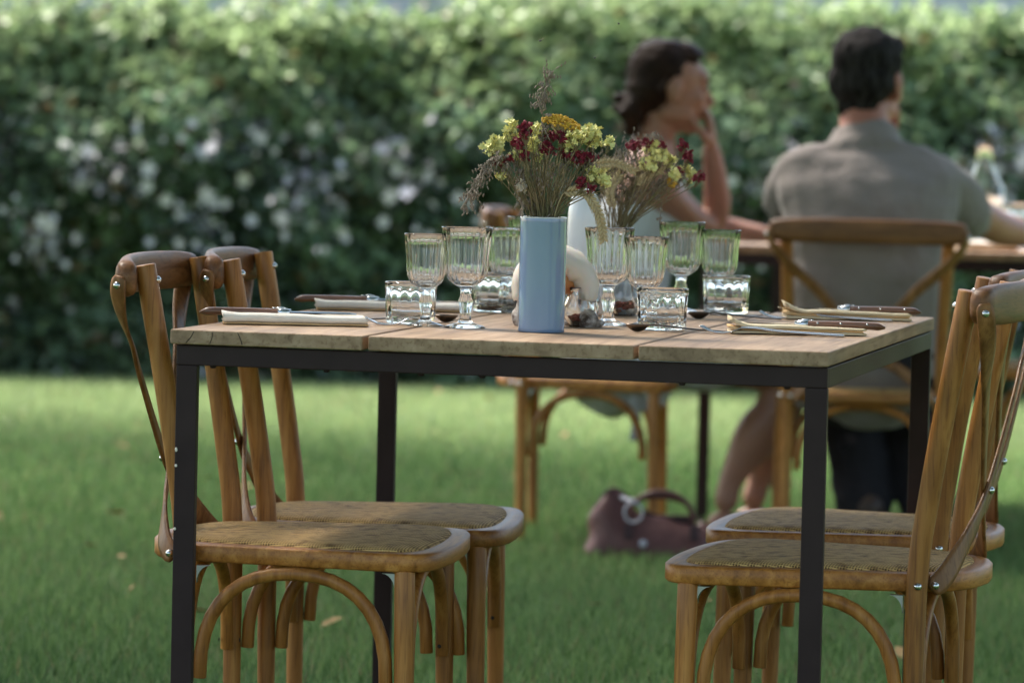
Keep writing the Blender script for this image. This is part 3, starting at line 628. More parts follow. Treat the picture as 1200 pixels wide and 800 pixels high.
# ------------------------------------------------------------------ cutlery, napkins
def knife_mesh_parts():
    h = MB(); h.sweep(cat([(.115, 0, .0035, ), (.095, 0, .0055), (.05, 0, .0058), (.012, 0, .0052), (0, 0, .005)], 4), [(.0045, .0022), (.0068, .004), (.0085, .0055), (.0085, .0058), (.008, .0056), (.0075, .0055), (.0072, .0055), (.0072, .0055), (.007, .0055), (.007, .0055), (.007, .0055), (.0072, .0055), (.0073, .0055), (.0073, .0055), (.0073, .0055), (.0073, .0055), (.0073, .0055)], 12, .8, cap='round')
    bo = MB(); bo.sweep([(0, 0, .005), (-.006, 0, .005), (-.020, 0, .005)], [(.0078, .0060), (.0078, .0060), (.0070, .0052)], 12, .7)
    bl = MB(); P = [(-.020, .0075, -.0045), (-.06, .0085, -.0055), (-.09, .008, -.006), (-.11, .004, -.0065), (-.118, -.003, -.005)]
    vs = [(x_, a, .0062) for x_, a, c_ in P] + [(x_, c_, .0044) for x_, a, c_ in P] + [(x_, a, .0045) for x_, a, c_ in P]
    n = len(P); fs = [(i, i + 1, n + i + 1, n + i) for i in range(n - 1)] + [(2 * n + i, n + i, n + i + 1, 2 * n + i + 1) for i in range(n - 1)] + [(i, 2 * n + i, 2 * n + i + 1, i + 1) for i in range(n - 1)] + [(0, n, 2 * n), (n - 1, 3 * n - 1, 2 * n - 1)]
    bl.add(vs, fs, False)
    be = MB(); be.ell((-.004, .001, .0118), (.007, .0028, .0022), 10, 6); be.ell((-.012, .001, .0108), (.003, .0022, .0015), 8, 5); be.ell((.006, .001, .0115), (.003, .003, .0015), 8, 5)
    rv = MB(); rv.lathe([(0, .0012), (.0015, .001), (.002, 0), (0, 0)], 8)
    return h.mesh('handle', M['handle']), bo.mesh('bolster', M['chrome']), bl.mesh('blade', M['blade']), be.mesh('spring_bee', M['chrome']), rv.mesh('rivet', M['chrome'])
KP = knife_mesh_parts()
def knife(loc, rz, tilt, lb):
    t = empty('table_knife', loc, 0); t.rotation_euler = (tilt, 0, rz); tag(t, lb, 'knife')
    hd = link('handle', KP[0], t); link('bolster', KP[1], t); link('blade', KP[2], t); link('spring_bee', KP[3], t)
    for xx in (.015, .05, .09):
        for q, yy, zz in ((0, 0, .0103), (R(75), -.0072, .0062)): o = link('rivet', KP[4], hd); o.location = (xx, yy, zz); o.rotation_euler = (q, 0, 0)
def napkin(loc, rz, length, flare, mt, lb, dep=.075, th=.013):
    """folded cloth: stacked layers joined by a rolled edge on the near side; one end opens a little"""
    t = empty('folded_napkin', loc, rz); tag(t, lb, 'napkin')
    nL = 30
    def layer(z0, z1, y0, y1, th_, m_, nm, fl):
        b = MB(); sec = [(y1, z0), (y0 + th_ / 2, z0)] + [(y0 + th_ / 2 - math.sin(a) * (z1 - z0) / 2, (z0 + z1) / 2 - math.cos(a) * (z1 - z0) / 2) for a in [PI * k / 6 for k in range(1, 6)]] + [(y0 + th_ / 2, z1), (y1, z1)]
        vs = []
        for i in range(nL + 1):
            u = i / nL; e = max(0, 1 - u * length / .035) ** 2 * fl; wv = .0007 * math.sin(u * 9 + z0 * 900)
            for y_, z_ in sec:
                vs.append((u * length + (.003 * math.sin(z_ * 800) if i in (0, nL) else 0), y_ - e * .006 + wv, z_ * (1 + e * (.5 if z_ > .004 else .1)) + abs(wv) + (.0012 * math.sin(u * 5) if z_ > .008 else 0) + .0007))
        n = len(sec); fs = [(i * n + k, i * n + k + 1, (i + 1) * n + k + 1, (i + 1) * n + k) for i in range(nL) for k in range(n - 1)] + [(i * n + n - 1, i * n, (i + 1) * n, (i + 1) * n + n - 1) for i in range(nL)]
        fs += [tuple(range(n))[::-1], tuple(nL * n + k for k in range(n))]; b.add(vs, fs); link(nm, b.mesh(nm, m_), t)
    if flare:
        layer(0, th * .30, .0012, dep, .003, mt, 'cloth_layer', .9); layer(th * .34, th * .60, .004, dep - .003, .003, M['napkin_in'], 'cloth_layer', 1.2); layer(th * .64, th, 0, dep + .001, .003, mt, 'cloth_layer', 2.2)
    else:
        layer(0, th * .2, .004, dep - .002, .002, M['napkin_in'], 'cloth_layer', 0); layer(th * .22, th, 0, dep, .008, mt, 'cloth_layer', .6)
napkin((-.4297, 6.335, Z), R(5), .214, False, M['napkin_w'], 'white folded napkin at the near left place setting', th=.0145)
napkin((-.3185, 6.885, Z), R(2), .235, False, M['napkin_w'], 'white folded napkin at the far left place setting behind the near one', th=.013)
napkin((.330, 6.412, Z), R(3), .202, True, M['napkin'], 'cream folded napkin with flared end at the near right place setting', th=.0120)
napkin((.4458, 6.945, Z), R(2), .203, True, M['napkin'], 'cream folded napkin with flared end at the far right place setting', th=.0135)
knife((-.352, 6.388, Z + .0122), R(184), R(12), 'wooden handled steak knife lying on the near left napkin')
knife((-.238, 6.935, Z + .0112), R(184), R(12), 'wooden handled steak knife lying on the far left napkin')
knife((.447, 6.452, Z + .0100), R(-7), R(-14), 'wooden handled steak knife lying on the near right napkin')
knife((.552, 6.985, Z + .0117), R(-7), R(-14), 'wooden handled steak knife lying on the far right napkin')
def fork(loc, rz, L, lb, side=1):
    """x from tine tips to handle end; near tines fanned and arched"""
    t = empty('table_fork', loc, rz); tag(t, lb, 'fork')
    b = MB(); b.sweep(cat([(.062, 0, .010), (.085, 0, .0095), (.12, 0, .006), (L, 0, .0025)], 6), [(.0032 + .0028 * (i / 18), .0022) for i in range(19)], 10, .8, cap='round'); link('handle', b.mesh('handle', M['blade']), t)
    b = MB(); b.sweep(cat([(.062, 0, .010), (.054, 0, .0065), (.046, 0, .003)], 4), [(.0032 + .0085 * min(1, i / 7), .0014) for i in range(9)], 10, .8, cap='round'); link('neck', b.mesh('neck', M['blade']), t)
    for y_ in (-.0105, -.0035, .0035, .0105):
        b = MB(); b.sweep(cat([(.046, y_ * .9, .003), (.03, y_, .0016), (.012, y_, .0045), (0, y_, .0105)], 4), [.0013] * 13, 6, cap='round'); link('tine', b.mesh('tine', M['chrome']), t)
fork((.285, 6.425, Z), R(-12), .215, 'steel fork lying before the near right napkin')
fork((.405, 6.975, Z), R(-12), .215, 'steel fork lying before the far right napkin')
fork((-.158, 6.425, Z), R(176), .19, 'steel fork with its tines beyond the near left napkin')
fork((-.075, 6.99, Z), R(176), .19, 'steel fork behind the far left napkin')
def spoon(loc, rz, lb):
    t = empty('dessert_spoon', loc, rz); tag(t, lb, 'spoon')
    vs = []; fs = []; nr, ns = 6, 20
    for s_ in (0, .0012):
        for i in range(nr + 1):
            q = i / nr
            for k in range(ns): a = 2 * PI * k / ns; vs.append((.0185 * q * math.cos(a), .0125 * q * math.sin(a), .0015 + .0105 * q ** 2.2 - s_))
    o_ = (nr + 1) * ns
    for L_ in (0, o_):
        for i in range(nr):
            for k in range(ns): fs.append((L_ + i * ns + k, L_ + i * ns + (k + 1) % ns, L_ + (i + 1) * ns + (k + 1) % ns, L_ + (i + 1) * ns + k))
    for k in range(ns): fs.append((nr * ns + k, nr * ns + (k + 1) % ns, o_ + nr * ns + (k + 1) % ns, o_ + nr * ns + k))
    b = MB(); b.add(vs, fs); link('bowl', b.mesh('bowl', M['spoon']), t)
    b = MB(); b.sweep(cat([(.017, 0, .0105), (.03, 0, .011), (.08, 0, .006), (.135, 0, .0025)], 5), [(.0022 + .003 * (i / 15), .0014) for i in range(16)], 8, cap='round'); link('handle', b.mesh('handle', M['spoon']), t)
spoon((.1881, 6.405, Z), R(8), 'dark reflecting spoon right of the blue vase, before the front tumbler'); spoon((.3000, 6.8781, Z), R(8), 'dark reflecting spoon behind, left of the rightmost tumbler'); spoon((-.1018, 6.5611, Z), R(188), 'dark reflecting spoon between the two left goblets')
spoon((-.030, 7.02, Z), R(180), 'dark reflecting spoon behind the rear left tumbler')

# ------------------------------------------------------------------ dried flowers
def floret(b, c, s, n=5):
    c = Vector(c); ax = Vector((random.gauss(0, 1), random.gauss(0, 1), random.gauss(.6, 1))).normalized(); q = ax.to_track_quat('Z', 'Y').to_matrix()
    for k in range(n):
        a = 2 * PI * k / n + random.uniform(-.2, .2); d = q @ Vector((math.cos(a), math.sin(a), .55)); e = q @ Vector((-math.sin(a), math.cos(a), 0))
        b.add([c, c + d * s * .6 + e * s * .42, c + d * s * 1.05, c + d * s * .6 - e * s * .42], [(0, 1, 2, 3)])
    b.ell(c + q @ Vector((0, 0, s * .25)), (s * .26,) * 3, 5, 4)
def stem_to(b, base, tip, r=.0007, bow=.01):
    base = Vector(base); tip = Vector(tip); m = base.lerp(tip, .5) + Vector((random.gauss(0, bow), random.gauss(0, bow), random.gauss(0, bow * .5)))
    b.sweep(cat([base, m, tip], 3), r, 4)
def stalk(b, tip, r, rim=.024, zr=0.0):
    """a stem that leaves the vase through its mouth and then bends to its head"""
    tip = Vector(tip); m = Vector((max(-rim, min(rim, tip.x * .28 + random.uniform(-.008, .008))), max(-rim * .8, min(rim * .8, tip.y * .4 + random.uniform(-.01, .01))), zr))
    lo = Vector((m.x * .4, m.y * .5, -.09)); q = m.lerp(tip, .55) + Vector((random.gauss(0, .004), random.gauss(0, .004), .006)); b.sweep(cat([lo, m, q, tip], 3), r, 4)
def head(t, c, ext, nm, mt, n, s, stems, base):
    b = MB(); c = Vector(c)
    for k in range(int(n * 2.6)):
        v = Vector((random.gauss(0, 1), random.gauss(0, 1), random.gauss(0, 1))).normalized() * random.random() ** .5
        p = c + Vector((v.x * ext[0], v.y * max(ext[0], ext[1]) * .8, v.z * ext[1])); floret(b, p, s * random.uniform(.85, 1.25))
        if k % 3 == 0: stem_to(stems, c + Vector((c.x * -.05, 0, -ext[1] - .008)), p, .0004, .002)
    link(nm, b.mesh(nm, mt), t); stalk(stems, c + Vector((0, 0, -ext[1])), .0009)
def wheat(t, P, rad=.006):
    b = MB(); pts = [Vector(p) for p in cat(P, 10)]
    L = [0.0]
    for p, q in zip(pts, pts[1:]): L.append(L[-1] + (q - p).length)
    step = .0062; d0 = 0; k = 0
    b.sweep(pts, .0008, 5)
    while d0 < L[-1]:
        i = max(j for j in range(len(L)) if L[j] <= d0); i = min(i, len(pts) - 2); f = (d0 - L[i]) / max(1e-6, L[i + 1] - L[i]); p = pts[i].lerp(pts[i + 1], f); d = (pts[i + 1] - pts[i]).normalized()
        s = d.cross(Vector((0, 1, 0))).normalized(); w_ = rad * (1 - .4 * d0 / L[-1]); sg = 1 if k % 2 else -1
        for oy in (-.0032, .0032):
            dd = (d + s * sg * .75 + Vector((0, oy * 90, 0))).normalized(); c_ = p + s * sg * w_ * .75 + Vector((0, oy, 0)); b.ell(c_, (.0026, .0026, .0062), 6, 5, rotvec(dd)); b.sweep([c_ + dd * .004, c_ + dd * .012 + d * .006], [.0005, .0002], 3)
        d0 += step * .5; k += 1
    link('wheat_ear', b.mesh('wheat_ear', M['straw']), t)
def plume(t, P, sp, n, drop=0, nm='grass_plume'):
    b = MB(); pts = cat(P, 8)
    b.sweep(pts, .0006, 4)
    for k in range(n):
        i = random.randrange(len(pts)); p = Vector(pts[i]); q = p + Vector((random.gauss(0, sp), random.gauss(0, sp), random.gauss(0, sp) - drop * random.random()))
        b.sweep([p, p.lerp(q, .6), q], [.0003, .0003, .0002], 3)
        for m_ in range(3): e = q.lerp(p, m_ * .25); b.ell(e, (.0012, .0012, .0034), 5, 4, rotvec((random.gauss(0, .5), random.gauss(0, .5), 1)))
    link(nm, b.mesh(nm, M['plume']), t)
S = 786.0
def bouquet(loc, label, px0, py0, specs, base, sc_=786., nst=60, spread=(.1, .12)):
    t = empty('dried_bouquet', loc); tag(t, label, 'bouquet'); st = MB()
    for nm, mt, px, py, ex, ey, n, s in specs:
        c = ((px - px0) / sc_, random.uniform(-.045, .012), (py0 - py) / sc_); head(t, c, (ex / sc_ / 2, ey / sc_ / 2), nm, M[mt], n, s, st, base)
    return t, st
Yy, Rr = 'statice_yellow', 'statice_burgundy'
sp1 = [(Yy, 'fl_yellow', 575, 178, 26, 18, 16, .0055), (Yy, 'fl_yellow', 580, 170, 18, 14, 9, .0055), (Yy, 'fl_yellow', 597, 158, 15, 26, 16, .0055), (Yy, 'fl_yellow', 628, 156, 22, 14, 12, .005), (Yy, 'fl_yellow', 623, 172, 14, 24, 14, .005), (Yy, 'fl_yellow', 629, 185, 12, 14, 8, .005), (Yy, 'fl_yellow', 604, 186, 18, 16, 10, .005), (Yy, 'fl_yellow', 585, 209, 10, 10, 5, .005),
       (Yy, 'fl_yellow', 690, 156, 28, 18, 20, .0055), (Yy, 'fl_yellow', 674, 163, 26, 20, 18, .0055), (Yy, 'fl_yellow', 664, 172, 18, 14, 9, .005), (Yy, 'fl_yellow', 695, 168, 18, 16, 10, .005), (Yy, 'fl_yellow', 711, 168, 12, 16, 8, .005), (Yy, 'fl_yellow', 671, 190, 8, 8, 3, .005), (Yy, 'fl_yellow', 693, 205, 24, 20, 16, .005), (Yy, 'fl_yellow', 708, 212, 16, 20, 10, .005),
       (Rr, 'fl_red', 613, 156, 18, 24, 22, .004), (Rr, 'fl_red', 604, 172, 16, 16, 14, .004), (Rr, 'fl_red', 640, 162, 20, 18, 20, .004), (Rr, 'fl_red', 657, 163, 18, 16, 16, .004), (Rr, 'fl_red', 637, 178, 22, 18, 18, .004), (Rr, 'fl_red', 661, 181, 26, 16, 24, .004), (Rr, 'fl_red', 677, 187, 26, 18, 26, .004), (Rr, 'fl_red', 690, 186, 16, 10, 10, .004), (Rr, 'fl_red', 583, 194, 15, 15, 14, .004), (Rr, 'fl_red', 594, 190, 12, 10, 8, .004),
       (Rr, 'fl_red', 680, 216, 14, 14, 10, .004), (Rr, 'fl_red', 692, 222, 10, 8, 6, .004), (Rr, 'fl_red', 613, 186, 16, 14, 10, .004), ('dried_petal_tuft', 'fl_white', 609, 222, 10, 14, 10, .005)]
bq, st = bouquet((.0429, 6.335, Z + .170), 'dried bunch of yellow and burgundy statice with yarrow in the blue vase', 637, 257, sp1, (0, 0, -.10))
# fine filler: many thin stems with seed tips
for k in range(95):
    a = random.gauss(0, .36); L_ = random.uniform(.05, .125); b0 = Vector((random.uniform(-.024, .024), random.uniform(-.02, .02), .0)); tip = b0 + Vector((math.sin(a) * L_ * 1.15, random.gauss(.01, .02), math.cos(a) * L_)); stalk(st, tip, .0006)
    for q in range(3): e = b0.lerp(tip, random.uniform(.35, 1)); stem_to(st, e, e + Vector((random.gauss(0, .008), random.gauss(0, .006), random.uniform(.006, .018))), .0004, .001)
o = link('stem', st.mesh('stem', M['stem']), bq); o['kind'] = 'stuff'
b = MB()
for k in range(60): c_ = Vector((random.gauss(0, .02), random.gauss(0, .015), random.uniform(.002, .07))); b.ell(c_, (.0012, .0012, .004), 5, 4, rotvec((random.gauss(0, .6), random.gauss(0, .4), 1)))
o = link('seed_head', b.mesh('seed_head', M['plume']), bq); o['kind'] = 'stuff'
b = MB()   # yarrow umbel
uc = Vector(((657 - 637) / S, 0, (257 - 168) / S))
for k in range(300):
    a = random.uniform(0, 6.3); q = math.sqrt(random.random()); p = uc + Vector((math.cos(a) * q * .033 + .0, math.sin(a) * q * .028, .036 + random.uniform(-.003, .002) - .014 * q * q - .28 * math.cos(a) * q * .03)); b.ell(p, (.0023, .0023, .0020), 6, 4)
link('yarrow_head', b.mesh('yarrow_head', M['yarrow']), bq)
b = MB()
for k in range(46): a = random.uniform(0, 6.3); q = math.sqrt(random.random()); stem_to(b, uc + Vector((0, 0, -.004)), uc + Vector((math.cos(a) * q * .032, math.sin(a) * q * .027, .033 - .012 * q * q)), .0006, .002)
stalk(b, uc, .0012); link('yarrow_stalk', b.mesh('yarrow_stalk', M['straw']), bq)
wheat(bq, [((664 - 637) / S, -.02, (257 - 226) / S), ((683 - 637) / S, -.025, (257 - 226) / S), ((697 - 637) / S, -.03, (257 - 243) / S), ((704 - 637) / S, -.03, (257 - 262) / S), ((707 - 637) / S, -.03, (257 - 284) / S)], .0055)
b = MB(); b.sweep(cat([(.012, -.01, -.02), (.018, -.016, .012), (.0265, -.018, .034), (.036, -.02, .0395)], 6), .0009, 6); link('wheat_stalk', b.mesh('wheat_stalk', M['straw']), bq)
plume(bq, [(0, 0, .05), (-.004, 0, .13), (-.006, 0, .18), (.004, 0, .215)], .010, 95)
plume(bq, [(-.02, 0, .06), (-.07, -.01, .09), (-.098, -.01, .06), (-.115, -.01, .018)], .008, 150, .02)
plume(bq, [(-.01, 0, .03), (-.03, -.01, .02), (-.037, -.01, .03)], .006, 40, .01)
plume(bq, [(0, 0, .06), (.05, 0, .09), (.075, 0, .085)], .012, 50)
# second bunch
sp2 = [(Yy, 'fl_yellow', 757, 172, 22, 16, 12, .0055), (Yy, 'fl_yellow', 768, 180, 22, 20, 14, .0055), (Yy, 'fl_yellow', 753, 190, 20, 18, 12, .0055), (Yy, 'fl_yellow', 780, 188, 20, 18, 12, .0055), (Yy, 'fl_yellow', 783, 200, 12, 16, 8, .0055), (Yy, 'fl_yellow', 798, 196, 16, 14, 8, .0055), (Yy, 'fl_yellow', 803, 204, 12, 12, 6, .0055), (Yy, 'fl_yellow', 700, 200, 26, 20, 12, .005),
       (Rr, 'fl_red', 738, 168, 24, 12, 18, .004), (Rr, 'fl_red', 752, 166, 14, 10, 8, .004), (Rr, 'fl_red', 793, 168, 12, 16, 12, .004), (Rr, 'fl_red', 799, 180, 14, 18, 14, .004), (Rr, 'fl_red', 812, 204, 12, 14, 12, .004), (Rr, 'fl_red', 789, 198, 10, 12, 8, .004), (Rr, 'fl_red', 760, 196, 12, 10, 6, .004), (Rr, 'fl_red', 768, 168, 10, 10, 6, .004), ('yellow_petal', 'yarrow', 780, 210, 10, 20, 5, .005)]
bq2, st = bouquet((.1640, 6.99, Z + .141), 'dried bunch of wheat and yellow and burgundy statice in the rear vase', 716, 266, sp2, (0, 0, -.08), 715.)
S2 = 715.
for k in range(75):
    a = random.uniform(-.25, 1.0); L_ = random.uniform(.06, .13) * (1.15 if a > .5 else 1); b0 = Vector((random.uniform(-.02, .02), random.uniform(-.018, .018), .0)); tip = b0 + Vector((math.sin(a) * L_, random.gauss(.01, .02), math.cos(a) * L_)); stalk(st, tip, .0007, .02)
    for q in range(3): e = b0.lerp(tip, random.uniform(.4, 1)); stem_to(st, e, e + Vector((random.gauss(.004, .008), random.gauss(0, .006), random.uniform(.004, .016))), .0004, .001)
o = link('stem', st.mesh('stem', M['stem']), bq2); o['kind'] = 'stuff'
wheat(bq2, [((712 - 716) / S2, -.02, (266 - 240) / S2), ((709 - 716) / S2, -.02, (266 - 222) / S2), ((722 - 716) / S2, -.02, (266 - 200) / S2)], .0055)
wheat(bq2, [((690 - 716) / S2, -.03, (266 - 192) / S2), ((715 - 716) / S2, -.03, (266 - 190) / S2), ((740 - 716) / S2, -.03, (266 - 200) / S2)], .005)
wheat(bq2, [((742 - 716) / S2, -.02, (266 - 212) / S2), ((758 - 716) / S2, -.02, (266 - 200) / S2), ((772 - 716) / S2, -.02, (266 - 197) / S2)], .005)
plume(bq2, [(0, 0, .05), (.0, 0, .10), (.03, 0, .11)], .02, 140); plume(bq2, [(.02, 0, .05), (.07, 0, .07), (.11, 0, .085)], .012, 80); plume(bq2, [(.03, 0, .08), (.06, 0, .12), (.055, 0, .155)], .008, 60)
plume(bq2, [(.06, 0, .06), (.075, -.01, .045), (.073, -.01, .015)], .003, 16)

# ------------------------------------------------------------------ people
def remesh(name, mb, m, vox, parent=None, smooth=6, disp=None):
    me = mb.mesh(name + '_src', m); o = bpy.data.objects.new(name + '_src', me); C.objects.link(o)
    r = o.modifiers.new('r', 'REMESH'); r.mode = 'VOXEL'; r.voxel_size = vox; r.use_smooth_shade = True
    s = o.modifiers.new('s', 'SMOOTH'); s.iterations = smooth; s.factor = .5
    dg = bpy.context.evaluated_depsgraph_get(); out = bpy.data.meshes.new_from_object(o.evaluated_get(dg)); out.name = name
    out.materials.clear(); out.materials.append(m)
    C.objects.unlink(o); bpy.data.objects.remove(o)
    if disp:
        co = np.empty(len(out.vertices) * 3, np.float32); out.vertices.foreach_get('co', co); co = co.reshape(-1, 3)
        nn = np.empty(len(out.vertices) * 3, np.float32); out.vertices.foreach_get('normal', nn); nn = nn.reshape(-1, 3)
        co += nn * disp(co)[:, None]; out.vertices.foreach_set('co', co.ravel())
    out.polygons.foreach_set('use_smooth', np.ones(len(out.polygons), bool))
    return link(name, out, parent)
def limb(b, *pr, n=5, seg=16, upv=(0, 0, 1)):
    """pr: (x,y,z,r) or (x,y,z,ra,rb)"""
    P = cat([(q + (q[3],))[:5] if len(q) == 4 else q for q in pr], n)
    b.sweep([p[:3] for p in P], [(float(p[3]), float(p[4])) for p in P], seg, upv=upv, cap='round')
def head_mesh(b, c, yaw, pitch=0, s=1.0):
    """head facing local +x, centre of skull c; yaw about z"""
    q = Matrix.Rotation(yaw, 3, 'Z') @ Matrix.Rotation(pitch, 3, 'Y'); c = Vector(c)
    def e(p, r): b.ell(c + q @ (Vector(p) * s), tuple(v * s for v in r), 20, 14, q)
    e((-.012, 0, .030), (.094, .075, .088)); e((.022, 0, -.015), (.068, .062, .085)); e((.040, 0, -.060), (.042, .044, .048)); e((.062, 0, -.093), (.020, .021, .017)); e((.078, 0, -.003), (.018, .030, .014)); e((.070, 0, .03), (.024, .048, .03))
    limb(b, *[tuple(c + q @ (Vector(p) * s)) + (r_ * s,) for p, r_ in (((.088, 0, .010), .007), ((.102, 0, -.012), .0085), ((.108, 0, -.024), .0115), ((.094, 0, -.032), .010))], n=3)
    e((.090, 0, -.048), (.013, .022, .0075)); e((.087, 0, -.058), (.013, .019, .0085))
    for sg in (1, -1):
        e((.060, sg * .040, -.022), (.022, .018, .02)); e((.082, sg * .031, .006), (.010, .014, .010)); e((-.005, sg * .077, -.006), (.017, .008, .030)); e((-.002, sg * .074, -.028), (.010, .008, .014)); e((.01, sg * .048, -.06), (.045, .014, .025))
    return q
def hand(b, wrist, fwd, palm, curl, s=1.0, thumb=1):
    """palm with five separate fingers; fwd = finger direction, palm = normal out of the palm"""
    w0 = Vector(wrist); f = Vector(fwd).normalized(); pn = Vector(palm).normalized(); pn = (pn - f * pn.dot(f)).normalized(); sd = f.cross(pn)
    limb(b, tuple(w0) + (.024 * s, .019 * s), tuple(w0 + f * .03 * s) + (.034 * s, .017 * s), tuple(w0 + f * .075 * s) + (.040 * s, .014 * s), tuple(w0 + f * .092 * s) + (.036 * s, .011 * s), upv=tuple(pn))
    for k, (off, L_) in enumerate(((-.030, .070), (-.010, .080), (.010, .075), (.029, .060))):
        p = w0 + f * .088 * s + sd * off * s; d = f.copy(); pts = [tuple(p) + (.0092 * s,)]; ang = 0
        for seg_ in range(3):
            ang += curl * (.8 + .15 * k) * (.6 if seg_ == 0 else 1); d = (f * math.cos(ang) + pn * math.sin(ang)); p = p + d * L_ * s * (.45, .32, .23)[seg_]; pts.append(tuple(p) + ((.0088, .0082, .0072)[seg_] * s,))
        limb(b, *pts, n=3, seg=10)
    p = w0 + f * .025 * s - sd * .028 * s * thumb + pn * .008; pts = [tuple(p) + (.013 * s,)]
    for dd, L_, r_ in (((.55, -.75, .35), .036, .0115), ((.8, -.35, .5), .030, .010), ((.9, .0, .5), .024, .0085)):
        p = p + (f * dd[0] + sd * dd[1] * thumb + pn * dd[2]).normalized() * L_ * s; pts.append(tuple(p) + (r_ * s,))
    limb(b, *pts, n=3, seg=10)

def folds(amp, fr, seed, out=0):
    def f(co): return np.array([noise.noise(Vector((p[0] * fr[0] + seed, p[1] * fr[1], p[2] * fr[2] + p[0] * 3))) * amp + noise.noise(Vector((p[0] * fr[0] * 2.7, p[1] * fr[1] * 2.7 + seed, p[2] * fr[2] * 1.6))) * amp * .45 + out for p in co], np.float32)
    return f
# --- woman, seated facing right
wm = empty('person', (.30, 10.95, 0)); tag(wm, 'woman in a sleeveless pale grey dress, seated side-on with her hand at her mouth', 'person')
off = Vector((-.30, -10.95, 0))
b = MB()
hc = (.392, 11.0, 1.156); q = head_mesh(b, hc, R(12), R(4), 1.03)
limb(b, (.375, 11.0, 1.13, .050), (.362, 11.0, 1.06, .047), (.350, 11.0, .99, .056, .065))
# torso (depth along x, width along y)
limb(b, (.27, 10.92, .47, .16, .12), (.28, 10.92, .56, .145, .11), (.30, 10.94, .68, .125, .095), (.325, 10.97, .82, .145, .105), (.34, 10.99, .92, .16, .085), (.35, 11.0, .985, .11, .055), upv=(1, 0, 0))
# near arm: shoulder, elbow on the table's corner, forearm up, hand at the mouth
limb(b, (.345, 10.845, .955, .052), (.362, 10.83, .90, .048), (.435, 10.93, .835, .040), (.505, 11.06, .795, .036)); limb(b, (.505, 11.06, .795, .036), (.522, 11.05, .86, .037), (.512, 11.03, .95, .029), (.503, 11.02, 1.00, .024))
hand(b, (.503, 11.02, 1.0), (-.12, -.0, 1), (-1, 0, .15), .62, .95, thumb=-1)
# far arm folded on the table
limb(b, (.36, 11.145, .95, .050), (.42, 11.20, .86, .044), (.49, 11.26, .800, .036)); limb(b, (.49, 11.26, .800, .036), (.57, 11.30, .790, .032), (.66, 11.27, .780, .023))
hand(b, (.66, 11.27, .778), (1, -.15, 0), (0, 0, -1), .25, .95)
# legs
for (hy, k, a, fo_) in ((10.86, (.715, 10.93, .430), (.560, 10.93, .105), (.60, 10.93, .03)), (11.02, (.735, 11.06, .435), (.640, 11.08, .10), (.69, 11.09, .035))):
    limb(b, (.27, hy, .49, .088), (.42, hy, .49, .085), (.58, (hy + k[1]) / 2, .47, .072), (k[0] - .01, k[1], k[2], .058)); kx, ky, kz = k
    limb(b, (kx, ky, kz, .062), (kx - .035, ky, kz - .10, .064, .060), (kx * .55 + a[0] * .45 - .012, ky, .27, .060), (a[0] + .015, a[1], a[2] + .06, .033), (a[0], a[1], a[2], .031))
    limb(b, (a[0] - .02, a[1], .045, .028), (a[0] + .04, a[1], .04, .034, .028), (a[0] + .13, a[1], .022, .036, .018), (a[0] + .18, a[1], .018, .028, .012))
b.v = [tuple(Vector(v) + off) for v in b.v]
remesh('body', b, M['skin_w'], .0058, wm, 4)
def local(v): return tuple(Vector(v) + off)
hq = Matrix.Rotation(R(12), 3, 'Z') @ Matrix.Rotation(R(4), 3, 'Y'); H = Vector(hc)
b = MB()   # hair pulled back over the ears into a low bun
def he(p, r, rt_=None): b.ell(H + off + hq @ Vector(p), r, 20, 14, hq)
he((-.026, 0, .044), (.090, .080, .082)); he((-.052, 0, .000), (.064, .077, .070)); he((.026, 0, .083), (.056, .062, .036)); he((-.082, 0, -.035), (.036, .05, .045)); he((-.098, -.01, -.066), (.032, .038, .034)); he((-.095, 0, -.10), (.020, .028, .036))
for k in range(26): a = random.uniform(0, 6.3); he((-.098 + .036 * math.cos(a), random.uniform(-.035, .035), -.055 + .04 * math.sin(a)), (.012, .012, .010))
hair = remesh('hair', b, M['hair_w'], .006, wm, 3, folds(.004, (22, 26, 60), 9, .002))
# keep the face clear: the hair is cut by its own front outline
me = hair.data; bm = bmesh.new(); bm.from_mesh(me); inv = hq.transposed()
dl = []
for v in bm.verts:
    p = inv @ (v.co - (H + off))
    if p.x > .012 + max(0, (p.z + .0)) * .62 and p.z < .112 and p.x > -.01 and not (p.z > .085): dl.append(v)
bmesh.ops.delete(bm, geom=dl, context='VERTS'); bm.to_mesh(me); bm.free()
b = MB()
for sg in (1, -1): b.ell(H + off + hq @ Vector((.0905, sg * .031, .006)), (.006, .011, .005), 10, 6, hq)
link('eyes', b.mesh('eyes', M['eye']), wm)
b = MB()
for sg in (1, -1): b.sweep([H + off + hq @ Vector((.096, sg * .016, .026)), H + off + hq @ Vector((.094, sg * .032, .031)), H + off + hq @ Vector((.082, sg * .048, .026))], [.0028, .003, .0015], 6)
link('eyebrows', b.mesh('eyebrows', M['hair_w']), wm)
b = MB(); b.ell(H + off + hq @ Vector((.100, 0, -.050)), (.008, .021, .004), 10, 6, hq); b.ell(H + off + hq @ Vector((.097, 0, -.058)), (.008, .017, .0045), 10, 6, hq); link('lips', b.mesh('lips', M['lip']), wm)
b = MB()
limb(b, (.27, 10.92, .46, .180, .150), (.28, 10.92, .56, .158, .122), (.30, 10.94, .68, .138, .107), (.325, 10.97, .80, .156, .119), (.337, 10.985, .865, .150, .108), upv=(1, 0, 0))
for sy in (10.915, 11.075): limb(b, (.375, sy, .86, .016), (.395, sy, .93, .012), (.355, sy, .985, .011), (.30, sy, .95, .012), (.265, sy, .86, .016))
for hy in (10.86, 11.02): limb(b, (.25, hy, .485, .105), (.42, hy, .487, .100), (.52, hy + .015, .478, .092))
